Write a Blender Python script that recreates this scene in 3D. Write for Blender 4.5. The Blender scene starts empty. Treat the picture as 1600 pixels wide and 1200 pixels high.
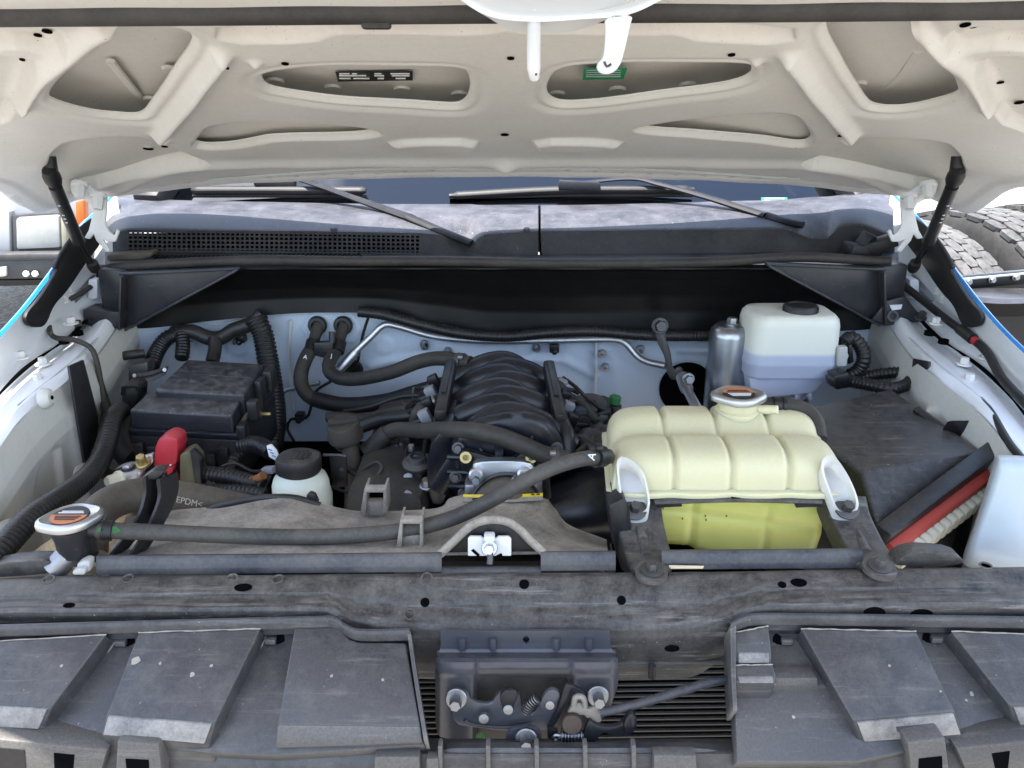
import bpy, bmesh, math, random
import numpy as np
from mathutils import Vector, Matrix
random.seed(7); np.random.seed(7)
R = math.radians
scene = bpy.context.scene
C = scene.collection

# ------------------------------------------------------------------ camera
F, PITCH, CZ = 1230.0, R(20.5), 1.58            # focal length in 1600-px pixels, tilt down, eye height
cd = bpy.data.cameras.new('camera'); cam = bpy.data.objects.new('camera', cd); C.objects.link(cam)
cam.location = (0, 0, CZ); cam.rotation_euler = (R(90) - PITCH, 0, 0)
cd.sensor_width = 36; cd.lens = 36 * F / 1600; cd.clip_start = .05; cd.clip_end = 500
scene.camera = cam

# ------------------------------------------------------------------ sky, sun, exposure
SUN_EL, SUN_AZ = R(75), R(218)                  # azimuth clockwise from +Y (the truck's rear)
w = bpy.data.worlds.new('World'); scene.world = w; w.use_nodes = True
nt = w.node_tree; nt.nodes.clear()
out = nt.nodes.new('ShaderNodeOutputWorld'); bg = nt.nodes.new('ShaderNodeBackground')
sky = nt.nodes.new('ShaderNodeTexSky'); sky.sky_type = 'NISHITA'; sky.sun_disc = False
sky.sun_elevation = SUN_EL; sky.sun_rotation = SUN_AZ
bg.inputs['Strength'].default_value = .15
tc = nt.nodes.new('ShaderNodeTexCoord'); nz = nt.nodes.new('ShaderNodeTexNoise')
nz.inputs['Scale'].default_value = 2.3; nz.inputs['Detail'].default_value = 7; nz.inputs['Roughness'].default_value = .58
mp = nt.nodes.new('ShaderNodeMapping'); mp.inputs['Location'].default_value = (1.35, .7, .4); mp.inputs['Scale'].default_value = (1, 1, 1.7)
cr = nt.nodes.new('ShaderNodeValToRGB'); cr.color_ramp.elements[0].position = .50; cr.color_ramp.elements[1].position = .66
mxw = nt.nodes.new('ShaderNodeMix'); mxw.data_type = 'RGBA'
mxw.inputs['B'].default_value = (9.5, 9.7, 10.1, 1)
nt.links.new(tc.outputs['Generated'], mp.inputs['Vector']); nt.links.new(mp.outputs['Vector'], nz.inputs['Vector'])
nt.links.new(nz.outputs['Fac'], cr.inputs['Fac']); nt.links.new(cr.outputs['Color'], mxw.inputs['Factor'])
nt.links.new(sky.outputs['Color'], mxw.inputs['A']); nt.links.new(mxw.outputs['Result'], bg.inputs['Color'])
nt.links.new(bg.outputs['Background'], out.inputs['Surface'])
sd = bpy.data.lights.new('sun', 'SUN'); sd.energy = 4.2; sd.angle = R(.5); sd.color = (1, .95, .87)
sun = bpy.data.objects.new('sun', sd); C.objects.link(sun)
sdir = Vector((math.sin(SUN_AZ) * math.cos(SUN_EL), math.cos(SUN_AZ) * math.cos(SUN_EL), math.sin(SUN_EL)))
sun.rotation_euler = sdir.to_track_quat('Z', 'Y').to_euler()
vs = scene.view_settings; vs.view_transform = 'Standard'; vs.look = 'None'; vs.gamma = 1; vs.use_curve_mapping = False
vs.exposure = 1.95
cy = scene.cycles; cy.max_bounces = 6; cy.diffuse_bounces = 4; cy.glossy_bounces = 3; cy.transmission_bounces = 4; cy.transparent_max_bounces = 6
scene.render.resolution_x = 1024; scene.render.resolution_y = 768

# ------------------------------------------------------------------ points
CP, SP = math.cos(PITCH), math.sin(PITCH)
def ray(px, py):
    a, b = (px - 800) / F, (600 - py) / F
    return Vector((a, CP + SP * b, -SP + CP * b))
O = Vector((0, 0, CZ))
def P(px, py, y):            # point of the photo's pixel at distance y ahead of the camera
    d = ray(px, py); return O + d * (y / d.y)
def PZ(px, py, z):           # ... on the level plane z
    d = ray(px, py); return O + d * ((z - CZ) / d.z)
def PN(px, py, p0, n):       # ... on any plane
    d = ray(px, py); return O + d * ((Vector(p0) - O).dot(n) / d.dot(n))
def PP(l): return [P(*q) for q in l]
def mx(px): return 1574 - px

# ------------------------------------------------------------------ materials
M = {}
def mat(name, base, rough=.5, metal=0., dust=0., dustcol=(.30, .265, .22), var=.25, scale=14., bump=.12, fine=260.,
        sss=0., ssscol=None, trans=0., coat=0., up=.65, speck=0., speckcol=(.5, .48, .45), ior=1.45, spec=.5, streak=0., scratch=0., grain=0., edge=0., dcon=3.0, nfine=.40, dlow=.26):
    if max(base) < .2: base = tuple(c * .62 for c in base); dustcol = tuple(c * .70 for c in dustcol)
    m = bpy.data.materials.new(name); m.use_nodes = True; n = m.node_tree; b = n.nodes['Principled BSDF']; L = n.links
    N = lambda t: n.nodes.new(t)
    tc = N('ShaderNodeTexCoord')
    n1 = N('ShaderNodeTexNoise'); n1.inputs['Scale'].default_value = scale; n1.inputs['Detail'].default_value = 6; n1.inputs['Roughness'].default_value = .72
    n2 = N('ShaderNodeTexNoise'); n2.inputs['Scale'].default_value = fine; n2.inputs['Detail'].default_value = 3; n2.inputs['Roughness'].default_value = .7
    L.new(tc.outputs['Object'], n1.inputs['Vector']); L.new(tc.outputs['Object'], n2.inputs['Vector'])
    def math_(op, a, bb, clamp=False):
        q = N('ShaderNodeMath'); q.operation = op; q.use_clamp = clamp
        for i, x in enumerate((a, bb)):
            if isinstance(x, (int, float)): q.inputs[i].default_value = x
            else: L.new(x, q.inputs[i])
        return q.outputs[0]
    def mixc(f, a, bb):
        q = N('ShaderNodeMix'); q.data_type = 'RGBA'
        if isinstance(f, (int, float)): q.inputs['Factor'].default_value = f
        else: L.new(f, q.inputs['Factor'])
        for k, x in (('A', a), ('B', bb)):
            if isinstance(x, tuple): q.inputs[k].default_value = (*x, 1)
            else: L.new(x, q.inputs[k])
        return q.outputs['Result']
    lo = tuple(c * (1 - var) for c in base); hi = tuple(min(1, c * (1 + var)) for c in base)
    col = mixc(n1.outputs['Fac'], lo, hi)
    if grain > 0:
        g = math_('MULTIPLY', math_('SUBTRACT', n2.outputs['Fac'], .35), 3.3, True)
        col = mixc(g, tuple(c * (1 - grain) for c in base), mixc(.5, col, hi))
    rr = rough
    if dust > 0:
        ge = N('ShaderNodeNewGeometry'); se = N('ShaderNodeSeparateXYZ'); L.new(ge.outputs['Normal'], se.inputs[0])
        upz = math_('MAXIMUM', se.outputs['Z'], 0)
        a = math_('ADD', math_('MULTIPLY', n1.outputs['Fac'], .80), math_('MULTIPLY', n2.outputs['Fac'], nfine))
        a = math_('MULTIPLY', math_('SUBTRACT', a, dlow + .5 * nfine), dcon, True)
        a = math_('MULTIPLY', a, math_('ADD', math_('MULTIPLY', upz, up), 1 - up))
        a = math_('MULTIPLY', a, dust, True)
        if edge > 0:
            pe = math_('MULTIPLY', math_('SUBTRACT', ge.outputs['Pointiness'], .53), 9, True)
            a = math_('MAXIMUM', a, math_('MULTIPLY', math_('MULTIPLY', pe, n2.outputs['Fac']), edge * 1.6, True))
        col = mixc(a, col, dustcol)
        rr = math_('ADD', math_('MULTIPLY', a, .9 - rough), rough, True)
    if speck > 0:
        v = N('ShaderNodeTexNoise'); v.inputs['Scale'].default_value = 330; v.inputs['Detail'].default_value = 3
        L.new(tc.outputs['Object'], v.inputs['Vector'])
        s = math_('MULTIPLY', math_('SUBTRACT', v.outputs['Fac'], .745 - .035 * speck), 18, True)
        col = mixc(math_('MULTIPLY', s, min(1, speck)), col, speckcol)
    if streak > 0:
        mp = N('ShaderNodeMapping'); mp.inputs['Scale'].default_value = (90, 90, 6)
        ns = N('ShaderNodeTexNoise'); ns.inputs['Scale'].default_value = 1; ns.inputs['Detail'].default_value = 4
        L.new(tc.outputs['Object'], mp.inputs[0]); L.new(mp.outputs[0], ns.inputs['Vector'])
        s = math_('MULTIPLY', math_('SUBTRACT', ns.outputs['Fac'], .55), 4, True)
        col = mixc(math_('MULTIPLY', s, streak), col, dustcol)
    if scratch > 0:
        mp = N('ShaderNodeMapping'); mp.inputs['Scale'].default_value = (9, 110, 110); mp.inputs['Rotation'].default_value = (0, 0, .18)
        ns = N('ShaderNodeTexNoise'); ns.inputs['Scale'].default_value = 1; ns.inputs['Detail'].default_value = 5; ns.inputs['Roughness'].default_value = .75
        L.new(tc.outputs['Object'], mp.inputs[0]); L.new(mp.outputs[0], ns.inputs['Vector'])
        s = math_('MULTIPLY', math_('SUBTRACT', ns.outputs['Fac'], .56), 7, True)
        col = mixc(math_('MULTIPLY', s, scratch), col, speckcol)
    L.new(col, b.inputs['Base Color'])
    if isinstance(rr, float): b.inputs['Roughness'].default_value = rr
    else: L.new(rr, b.inputs['Roughness'])
    b.inputs['Metallic'].default_value = metal; b.inputs['IOR'].default_value = ior
    b.inputs['Specular IOR Level'].default_value = spec
    if sss:
        b.inputs['Subsurface Weight'].default_value = sss; b.inputs['Subsurface Radius'].default_value = ssscol or (1, .9, .6); b.inputs['Subsurface Scale'].default_value = .012
    b.inputs['Transmission Weight'].default_value = trans
    b.inputs['Coat Weight'].default_value = coat
    if bump:
        bp = N('ShaderNodeBump'); bp.inputs['Strength'].default_value = bump; bp.inputs['Distance'].default_value = .0012
        L.new(n2.outputs['Fac'], bp.inputs['Height']); L.new(bp.outputs[0], b.inputs['Normal'])
    M[name] = m; return m
mat('black_plastic', (.014, .015, .018), .38, dust=.28, dustcol=(.22, .2, .175), speck=.5)
mat('black_clean', (.009, .010, .012), .36, dust=.08, speck=.15)
mat('black_soft', (.008, .008, .010), .5, dust=.12)
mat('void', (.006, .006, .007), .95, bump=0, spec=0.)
mat('navy_plastic', (.008, .010, .018), .28, dust=.40, dustcol=(.15, .145, .14), up=.95, scale=18, dcon=2.4, speck=.5, speckcol=(.25, .24, .22))
mat('dusty_plastic', (.05, .049, .047), .5, dust=1., dustcol=(.62, .55, .46), up=.3, speck=.7, scale=24, dcon=2.2, nfine=.3, dlow=.12)
mat('dusty_beam', (.026, .027, .030), .34, dust=.75, dustcol=(.32, .285, .24), up=.7, scale=46, speck=1., edge=.6, fine=300, dcon=2.0, dlow=.22, scratch=.55, speckcol=(.26, .245, .22))
mat('fascia_plastic', (.044, .046, .054), .32, dust=.55, dustcol=(.34, .31, .27), up=.3, scale=40, speck=.8, speckcol=(.30, .28, .25), edge=1., fine=420, dcon=1.5, nfine=.35, dlow=.24, scratch=.22)
mat('hose_rubber', (.030, .028, .025), .58, dust=.55, dustcol=(.15, .135, .11), up=.35)
mat('brown_rubber', (.10, .085, .065), .6, dust=.7, dustcol=(.24, .20, .15), up=.3)
mat('loom', (.010, .010, .012), .40, dust=.25, dustcol=(.15, .14, .12))
mat('tape', (.02, .019, .018), .4, dust=.5, dustcol=(.12, .11, .10), bump=.4, fine=90)
mat('white_paint', (.70, .73, .76), .32, var=.04, speck=.6, speckcol=(.16, .14, .12), dust=.16, dustcol=(.5, .46, .40), up=.2, bump=.02, coat=.3)
mat('dirty_white', (.58, .59, .56), .45, var=.08, dust=.5, dustcol=(.36, .32, .25), up=.3, scale=20, bump=.05, speck=.6, speckcol=(.16, .13, .1), streak=.15)
mat('hood_bounce_tint', (.69, .665, .615), .38, var=.05, dust=.26, dustcol=(.44, .38, .31), up=.0, scale=9, bump=.04, speck=1.1, speckcol=(.12, .10, .08), fine=120)  # white paint with the warm bounce light mixed into its colour
mat('hood_white', (.66, .66, .65), .38, var=.05, bump=.02, speck=.5, speckcol=(.2, .2, .2))
mat('blue_paint', (.012, .18, .46), .25, var=.05, bump=0, coat=.5)
mat('seal_rubber', (.045, .040, .038), .6, dust=.4, dustcol=(.16, .14, .12), up=0)
mat('cowl_plastic', (.055, .056, .066), .42, dust=.55, dustcol=(.28, .28, .32), up=.3, scale=20, speck=1.2, speckcol=(.55, .55, .58), dcon=2.)
mat('cowl_dark', (.022, .022, .026), .42, dust=.35, dustcol=(.2, .19, .18), speck=.5)
mat('wiper_metal', (.014, .016, .024), .55, spec=.3, dust=.12, speck=.3)
mat('steel', (.36, .37, .39), .34, metal=1., var=.2, scale=60, bump=.06, dust=.35, dustcol=(.25, .22, .19), up=.3)
mat('zinc', (.42, .45, .50), .30, metal=1., var=.25, scale=25, bump=.05, dust=.25, dustcol=(.35, .27, .18), up=.7)
mat('alu', (.62, .63, .65), .42, metal=1., var=.1, bump=.12, dust=.25, dustcol=(.3, .27, .23))
mat('dull_metal', (.16, .16, .165), .5, metal=.8, dust=.5, dustcol=(.2, .18, .15))
mat('tank_upper', (.61, .58, .38), .36, var=.12, scale=7, sss=.7, ssscol=(1, .95, .5), dust=.45, dustcol=(.44, .37, .24), up=.8, bump=.05, speck=.3, speckcol=(.15, .12, .08))
mat('tank_lower_old', (.72, .68, .20), .38, var=.12, scale=9, sss=.5, ssscol=(1, .9, .3), bump=.04, dust=.15)
mat('tab_plastic', (.56, .56, .52), .4, var=.08, sss=.5, dust=.35, dustcol=(.36, .30, .23), up=.9, bump=.04)
mat('milk_plastic', (.66, .70, .60), .38, var=.04, sss=.6, ssscol=(1, 1, .8), dust=.2, bump=.03, speck=.2, speckcol=(.2, .18, .14))
mat('washer_plastic', (.40, .465, .52), .34, var=.12, scale=6, sss=.5, ssscol=(.8, .9, 1), dust=.3, dustcol=(.42, .38, .33), bump=.04, speck=.5, speckcol=(.2, .18, .15))
mat('cap_black', (.02, .02, .021), .5, dust=.6, dustcol=(.22, .18, .15), up=.9, scale=40)
mat('cap_ribbed', (.018, .018, .02), .45, dust=.12)
mat('red_plastic', (.42, .02, .035), .45, var=.12, dust=.22, dustcol=(.35, .2, .18), bump=.05)
mat('red_seal', (.44, .05, .032), .5, var=.1, dust=.1, bump=.05)
mat('filter_paper', (.66, .64, .50), .75, var=.12, dust=.2, bump=.1)
mat('connector_white', (.42, .42, .40), .45, var=.05, dust=.3)
mat('grey_clip', (.42, .44, .46), .5, var=.08)
mat('green_plastic', (.03, .19, .05), .45)
mat('brass', (.45, .36, .16), .4, metal=1., dust=.3)
mat('yellow_print', (.80, .62, .03), .5, var=.08, dust=.2)
mat('orange_print', (.52, .17, .06), .5, var=.1, dust=.3)
mat('dark_print', (.03, .03, .035), .45)
mat('white_print', (.78, .78, .76), .5)
mat('green_print', (.015, .27, .10), .45)
mat('rust', (.22, .09, .03), .8, var=.4, scale=60, bump=.5)
mat('tyre', (.030, .029, .028), .75, dust=.5, dustcol=(.15, .14, .13), up=.3)
mat('tread_dusty', (.07, .068, .066), .8, dust=.7, dustcol=(.26, .25, .24), up=.25, fine=60)
mat('bumper_grey', (.06, .063, .07), .5, dust=.3)
mat('lens_glass', (.30, .31, .30), .10, var=.25, scale=16, bump=.3, fine=40, coat=1.)
mat('orange_lens', (.45, .10, .015), .25)

def gravel_mat():
    m = bpy.data.materials.new('gravel'); m.use_nodes = True; n = m.node_tree; b = n.nodes['Principled BSDF']; L = n.links
    tc = n.nodes.new('ShaderNodeTexCoord'); v = n.nodes.new('ShaderNodeTexVoronoi'); v.inputs['Scale'].default_value = 28
    r = n.nodes.new('ShaderNodeValToRGB'); e = r.color_ramp.elements
    e[0].color = (.13, .118, .10, 1); e[1].color = (.32, .295, .26, 1)
    L.new(tc.outputs['Object'], v.inputs['Vector']); L.new(v.outputs['Color'], r.inputs['Fac']); L.new(r.outputs['Color'], b.inputs['Base Color'])
    bp = n.nodes.new('ShaderNodeBump'); bp.inputs['Strength'].default_value = 1; bp.inputs['Distance'].default_value = .02; bp.invert = True
    L.new(v.outputs['Distance'], bp.inputs['Height']); L.new(bp.outputs[0], b.inputs['Normal']); b.inputs['Roughness'].default_value = .9
    M['gravel'] = m
gravel_mat()
def glass_mat():
    m = bpy.data.materials.new('windshield_glass'); m.use_nodes = True; n = m.node_tree; n.nodes.clear(); L = n.links
    o = n.nodes.new('ShaderNodeOutputMaterial'); mx_ = n.nodes.new('ShaderNodeMixShader'); t = n.nodes.new('ShaderNodeBsdfTransparent')
    t.inputs[0].default_value = (.10, .13, .16, 1); g = n.nodes.new('ShaderNodeBsdfGlossy'); g.inputs['Roughness'].default_value = .015
    fr = n.nodes.new('ShaderNodeFresnel'); fr.inputs['IOR'].default_value = 1.9
    L.new(fr.outputs[0], mx_.inputs[0]); L.new(t.outputs[0], mx_.inputs[1]); L.new(g.outputs[0], mx_.inputs[2]); L.new(mx_.outputs[0], o.inputs['Surface'])
    M['windshield_glass'] = m
glass_mat()

# ------------------------------------------------------------------ mesh helpers
def finish(bm, name, m, parent=None, bevel=0., ang=38, segs=2, smooth=True):
    if bevel > 0:
        bm.normal_update()
        ed = [e for e in bm.edges if len(e.link_faces) == 2 and e.calc_face_angle(0) > R(25)]
        bmesh.ops.bevel(bm, geom=ed, offset=bevel, segments=segs, profile=.5, affect='EDGES', clamp_overlap=True)
    me = bpy.data.meshes.new(name); bm.to_mesh(me); bm.free()
    me.materials.append(M[m] if isinstance(m, str) else m)
    if smooth:
        me.polygons.foreach_set('use_smooth', [True] * len(me.polygons)); me.set_sharp_from_angle(angle=R(ang))
    o = bpy.data.objects.new(name, me); C.objects.link(o)
    if parent is not None:
        o.parent = parent
        if parent.type == 'EMPTY': o.matrix_parent_inverse = Matrix.Translation(-parent.location)
    return o
def tag(o, label, cat, group=None, kind=None):
    if label: o['label'] = label
    if cat: o['category'] = cat
    if group: o['group'] = group
    if kind: o['kind'] = kind
    return o
def T(name, label, cat, loc, group=None):
    e = bpy.data.objects.new(name, None); e.empty_display_size = .05; e.location = loc; C.objects.link(e)
    return tag(e, label, cat, group)
def NB(): return bmesh.new()
def add_loops(bm, loops, closed=True, cap=True):
    vs = [[bm.verts.new(p) for p in l] for l in loops]
    n = len(vs[0])
    for a, b in zip(vs, vs[1:]):
        for i in range(n if closed else n - 1):
            j = (i + 1) % n
            try: bm.faces.new((a[i], a[j], b[j], b[i]))
            except ValueError: pass
    if cap and closed:
        bm.faces.new(list(reversed(vs[0]))); bm.faces.new(vs[-1])
    return vs
def prism(bm, pts, vec):
    pts = [Vector(p) for p in pts]; vec = Vector(vec)
    add_loops(bm, [pts, [p + vec for p in pts]]); 
def fixn(bm): bmesh.ops.recalc_face_normals(bm, faces=bm.faces[:]); return bm
def box(bm, c, s, rot=None):
    c = Vector(c); h = [Vector((x * s[0] / 2, y * s[1] / 2, z * s[2] / 2)) for x, y, z in
         ((-1, -1, -1), (1, -1, -1), (1, 1, -1), (-1, 1, -1), (-1, -1, 1), (1, -1, 1), (1, 1, 1), (-1, 1, 1))]
    if rot is not None: h = [rot @ p for p in h]
    add_loops(bm, [[c + p for p in h[:4]], [c + p for p in h[4:]]])
def beam(bm, a, b, w, h, up=(0, 0, 1)):      # a bar of section w x h from a to b
    a, b = Vector(a), Vector(b); d = (b - a).normalized(); s = d.cross(Vector(up)).normalized(); u = s.cross(d)
    q = [s * (-w / 2) + u * (-h / 2), s * (w / 2) + u * (-h / 2), s * (w / 2) + u * (h / 2), s * (-w / 2) + u * (h / 2)]
    add_loops(bm, [[a + x for x in q], [b + x for x in q]])
def crom(pts, step):
    pts = [Vector(p) for p in pts]; ext = [pts[0] * 2 - pts[1]] + pts + [pts[-1] * 2 - pts[-2]]; out = []
    for i in range(1, len(ext) - 2):
        p0, p1, p2, p3 = ext[i - 1:i + 3]; n = max(2, int((p2 - p1).length / step))
        for k in range(n):
            t = k / n
            out.append(.5 * ((2 * p1) + (p2 - p0) * t + (2 * p0 - 5 * p1 + 4 * p2 - p3) * t * t + (3 * p1 - p0 - 3 * p2 + p3) * t ** 3))
    out.append(pts[-1]); return out
def tube(bm, pts, r, seg=14, step=.008, corr=None, smooth=True, rfun=None, flat=1., cap=True):
    if corr: step = corr[0] / 4
    pl = crom(pts, step) if smooth and len(pts) > 2 else [Vector(p) for p in pts]
    if corr and len(pts) == 2:
        n = max(2, int((pl[1] - pl[0]).length / step)); pl = [pl[0].lerp(pl[1], i / n) for i in range(n + 1)]
    loops = []; s = 0; N = None; tot = sum((b - a).length for a, b in zip(pl, pl[1:]))
    for i, p in enumerate(pl):
        t = (pl[min(i + 1, len(pl) - 1)] - pl[max(i - 1, 0)])
        t = t.normalized() if t.length > 1e-9 else Vector((1, 0, 0))
        if N is None: N = t.orthogonal().normalized() if abs(t.z) > .95 else t.cross(Vector((0, 0, 1))).normalized()
        N = (N - t * N.dot(t)).normalized(); B = t.cross(N)
        if i: s += (p - pl[i - 1]).length
        rr = r
        if corr: rr = r * (1 + corr[1] * (1 if (i % 4) in (1, 2) else -1))
        if rfun: rr *= rfun(s / max(tot, 1e-6))
        loops.append([p + (N * math.cos(a) + B * math.sin(a) * flat) * rr for a in (2 * math.pi * k / seg for k in range(seg))])
    add_loops(bm, loops, cap=cap); return pl
def lathe(bm, c, prof, axis=(0, 0, 1), seg=32, rmod=None):
    c = Vector(c); ax = Vector(axis).normalized(); u = ax.orthogonal().normalized() if abs(ax.z) < .95 else Vector((1, 0, 0)); u = (u - ax * u.dot(ax)).normalized(); v = ax.cross(u)
    loops = []
    for i, (r, h) in enumerate(prof):
        r = max(r, 1e-4)
        loops.append([c + ax * h + (u * math.cos(a) + v * math.sin(a)) * (r * (rmod(a, i) if rmod else 1)) for a in (2 * math.pi * k / seg for k in range(seg))])
    add_loops(bm, loops)
def chaikin(poly, n=2, closed=True):
    p = [np.array(q, float) for q in poly]
    for _ in range(n):
        o = []; m = len(p)
        for i in range(m if closed else m - 1):
            a, b = p[i], p[(i + 1) % m]; o += [a * .75 + b * .25, a * .25 + b * .75]
        if not closed: o = [p[0]] + o + [p[-1]]
        p = o
    return [tuple(q) for q in p]
def sdpoly(u, v, poly):
    d = np.full(u.shape, 1e9); inside = np.zeros(u.shape, bool); n = len(poly)
    for i in range(n):
        ax, ay = poly[i]; bx, by = poly[(i + 1) % n]; ex, ey = bx - ax, by - ay
        t = np.clip(((u - ax) * ex + (v - ay) * ey) / (ex * ex + ey * ey + 1e-12), 0, 1)
        d = np.minimum(d, np.hypot(u - ax - t * ex, v - ay - t * ey))
        if abs(ey) > 1e-12:
            c = ((ay > v) != (by > v)) & (u < ex * (v - ay) / ey + ax); inside ^= c
    return np.where(inside, -d, d)
def sdline(u, v, pl):
    d = np.full(u.shape, 1e9)
    for (ax, ay), (bx, by) in zip(pl, pl[1:]):
        ex, ey = bx - ax, by - ay; t = np.clip(((u - ax) * ex + (v - ay) * ey) / (ex * ex + ey * ey + 1e-12), 0, 1)
        d = np.minimum(d, np.hypot(u - ax - t * ex, v - ay - t * ey))
    return d
def sst(a, b, x):
    t = np.clip((x - a) / (b - a), 0, 1); return t * t * (3 - 2 * t)
def gridmesh(bm, X, keep=None, lip=None):
    """X: (nv,nu,3) points; keep: (nv,nu) field, negative = sheet metal, positive = cut away (edge found by interpolation)"""
    nv, nu = X.shape[:2]; cache = {}
    def vtx(j, i):
        k = (j, i)
        if k not in cache: cache[k] = bm.verts.new(X[j, i])
        return cache[k]
    def edge(j, i, j2, i2):
        k = (j, i, j2, i2) if (j, i) < (j2, i2) else (j2, i2, j, i)
        if k not in cache:
            a, b = keep[k[0], k[1]], keep[k[2], k[3]]; t = a / (a - b)
            cache[k] = bm.verts.new(X[k[0], k[1]] * (1 - t) + X[k[2], k[3]] * t)
        return cache[k]
    for j in range(nv - 1):
        for i in range(nu - 1):
            q = ((j, i), (j, i + 1), (j + 1, i + 1), (j + 1, i))
            if keep is None: bm.faces.new([vtx(*p) for p in q]); continue
            s = [keep[p] < 0 for p in q]
            if all(s): bm.faces.new([vtx(*p) for p in q]); continue
            if not any(s): continue
            f = []
            for a in range(4):
                b = (a + 1) % 4
                if s[a]: f.append(vtx(*q[a]))
                if s[a] != s[b]: f.append(edge(*q[a], *q[b]))
            f2 = []
            for x in f:
                if x not in f2: f2.append(x)
            if len(f2) > 2:
                try: bm.faces.new(f2)
                except ValueError: pass
    if lip is not None:
        ed = [e for e in bm.edges if len(e.link_faces) == 1]
        r = bmesh.ops.extrude_edge_only(bm, edges=ed)
        bmesh.ops.translate(bm, verts=[g for g in r['geom'] if isinstance(g, bmesh.types.BMVert)], vec=Vector(lip))
def loftc(curves, n=40, k=2, rnd=1):
    """curves: lists (same length) of control points -> smooth grid, k rows between curves, rounded rnd times"""
    res = []
    for c in curves:
        pl = [Vector(p) for p in c]; ext = [pl[0] * 2 - pl[1]] + pl + [pl[-1] * 2 - pl[-2]]; row = []
        for a in np.linspace(0, len(pl) - 1, n):
            i = min(int(a), len(pl) - 2); t = a - i; p0, p1, p2, p3 = ext[i:i + 4]
            row.append(.5 * ((2 * p1) + (p2 - p0) * t + (2 * p0 - 5 * p1 + 4 * p2 - p3) * t * t + (3 * p1 - p0 - 3 * p2 + p3) * t ** 3))
        res.append(np.array([tuple(q) for q in row]))
    for _ in range(rnd):
        o = [res[0]]
        for a, b in zip(res, res[1:]): o += [a * .75 + b * .25, a * .25 + b * .75]
        res = o + [res[-1]]
    o = []
    for a, b in zip(res, res[1:]):
        for i in range(k): o.append(a + (b - a) * i / k)
    return np.array(o + [res[-1]])
def smoothpoly(p, n=2): return chaikin(p, n)
def slab(name, poly, y, th, m, parent=None, bevel=.002, rnd=0, **kw):      # upright plate traced at distance y, th thick to the rear
    if rnd: poly = chaikin(poly, rnd)
    bm = NB(); prism(bm, [P(a, b, y) for a, b in poly], (0, th, 0)); fixn(bm); return finish(bm, name, m, parent, bevel, **kw)
def flat(name, poly, z, th, m, parent=None, bevel=.002, rnd=0, **kw):      # level plate traced at height z, th thick downwards
    if rnd: poly = chaikin(poly, rnd)
    bm = NB(); prism(bm, [PZ(a, b, z) for a, b in poly], (0, 0, -th)); fixn(bm); return finish(bm, name, m, parent, bevel, **kw)
def hose(name, path, r, m='hose_rubber', parent=None, corr=None, label=None, cat=None, seg=14, group=None, **kw):
    bm = NB(); tube(bm, PP(path), r, seg=seg, corr=corr, **kw); o = finish(fixn(bm), name, m, parent, ang=60)
    if label: tag(o, label, cat or 'hose', group)
    return o
def bolt(name, c, axis, r, h, m='steel', parent=None, washer=0.):
    bm = NB(); 
    if washer: lathe(bm, c, [(0, 0), (washer, 0), (washer, h * .25), (washer * .9, h * .32), (0, h * .32)], axis, 20)
    lathe(bm, Vector(c) + Vector(axis).normalized() * h * .3, [(0, 0), (r, 0), (r, h * .75), (r * .86, h), (0, h)], axis, 6)
    return finish(fixn(bm), name, m, parent, ang=30)
def quad(name, pts, m, parent, th=.0006):
    bm = NB(); pts = [Vector(p) for p in pts]; n = (pts[1] - pts[0]).cross(pts[2] - pts[1]).normalized()
    prism(bm, pts, n * -th); return finish(fixn(bm), name, m, parent, smooth=False)
mat('rusty_white', (.52, .46, .34), .6, var=.2, dust=.8, dustcol=(.26, .12, .04), up=.1, scale=22, bump=.2)
mat('brace_black', (.0055, .0055, .006), .40, dust=.05, speck=.3, spec=.3)
mat('grey_hose', (.060, .058, .054), .58, dust=.6, dustcol=(.24, .215, .18), up=.5)
mat('brown_hose', (.050, .043, .034), .62, dust=.55, dustcol=(.15, .12, .09), up=.3)
mat('airbox_plastic', (.018, .019, .023), .34, dust=.6, dustcol=(.26, .235, .20), up=.98, scale=60, speck=.8, dcon=1.7, nfine=.35, dlow=.2, scratch=.12)
mat('murky_plastic', (.16, .15, .08), .35, dust=.5, dustcol=(.2, .17, .1), up=.2)
mat('braid', (.014, .014, .017), .55, bump=.5, fine=500)
mat('reservoir_blue', (.42, .46, .57), .38, var=.04, sss=.5, ssscol=(.7, .8, 1), bump=.03)
def level_mat():
    # translucent bottle: the fluid inside shows bluish up to its level
    m = mat('reservoir_plastic', (.66, .68, .62), .36, var=.05, scale=30, dust=.35, dustcol=(.40, .30, .16), up=1., sss=.5, ssscol=(1, 1, .85), bump=.03)
    n = m.node_tree; b = n.nodes['Principled BSDF']; src = b.inputs['Base Color'].links[0].from_socket
    tc = n.nodes.new('ShaderNodeTexCoord'); se = n.nodes.new('ShaderNodeSeparateXYZ'); n.links.new(tc.outputs['Object'], se.inputs[0])
    mr = n.nodes.new('ShaderNodeMapRange'); z0 = P(1240, 556, 1.225).z; mr.inputs['From Min'].default_value = z0 - .003; mr.inputs['From Max'].default_value = z0 + .003
    n.links.new(se.outputs['Z'], mr.inputs['Value']); mi = n.nodes.new('ShaderNodeMix'); mi.data_type = 'RGBA'
    n.links.new(mr.outputs['Result'], mi.inputs['Factor']); mi.inputs['A'].default_value = (.42, .46, .57, 1); n.links.new(src, mi.inputs['B']); n.links.new(mi.outputs['Result'], b.inputs['Base Color'])
level_mat()
mat('rail_plastic', (.055, .06, .075), .36, dust=.6, dustcol=(.26, .24, .21), up=.4, streak=.1)
mat('fin_metal', (.17, .17, .165), .5, metal=.4, dust=.4, dustcol=(.15, .14, .11), up=.1)
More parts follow.
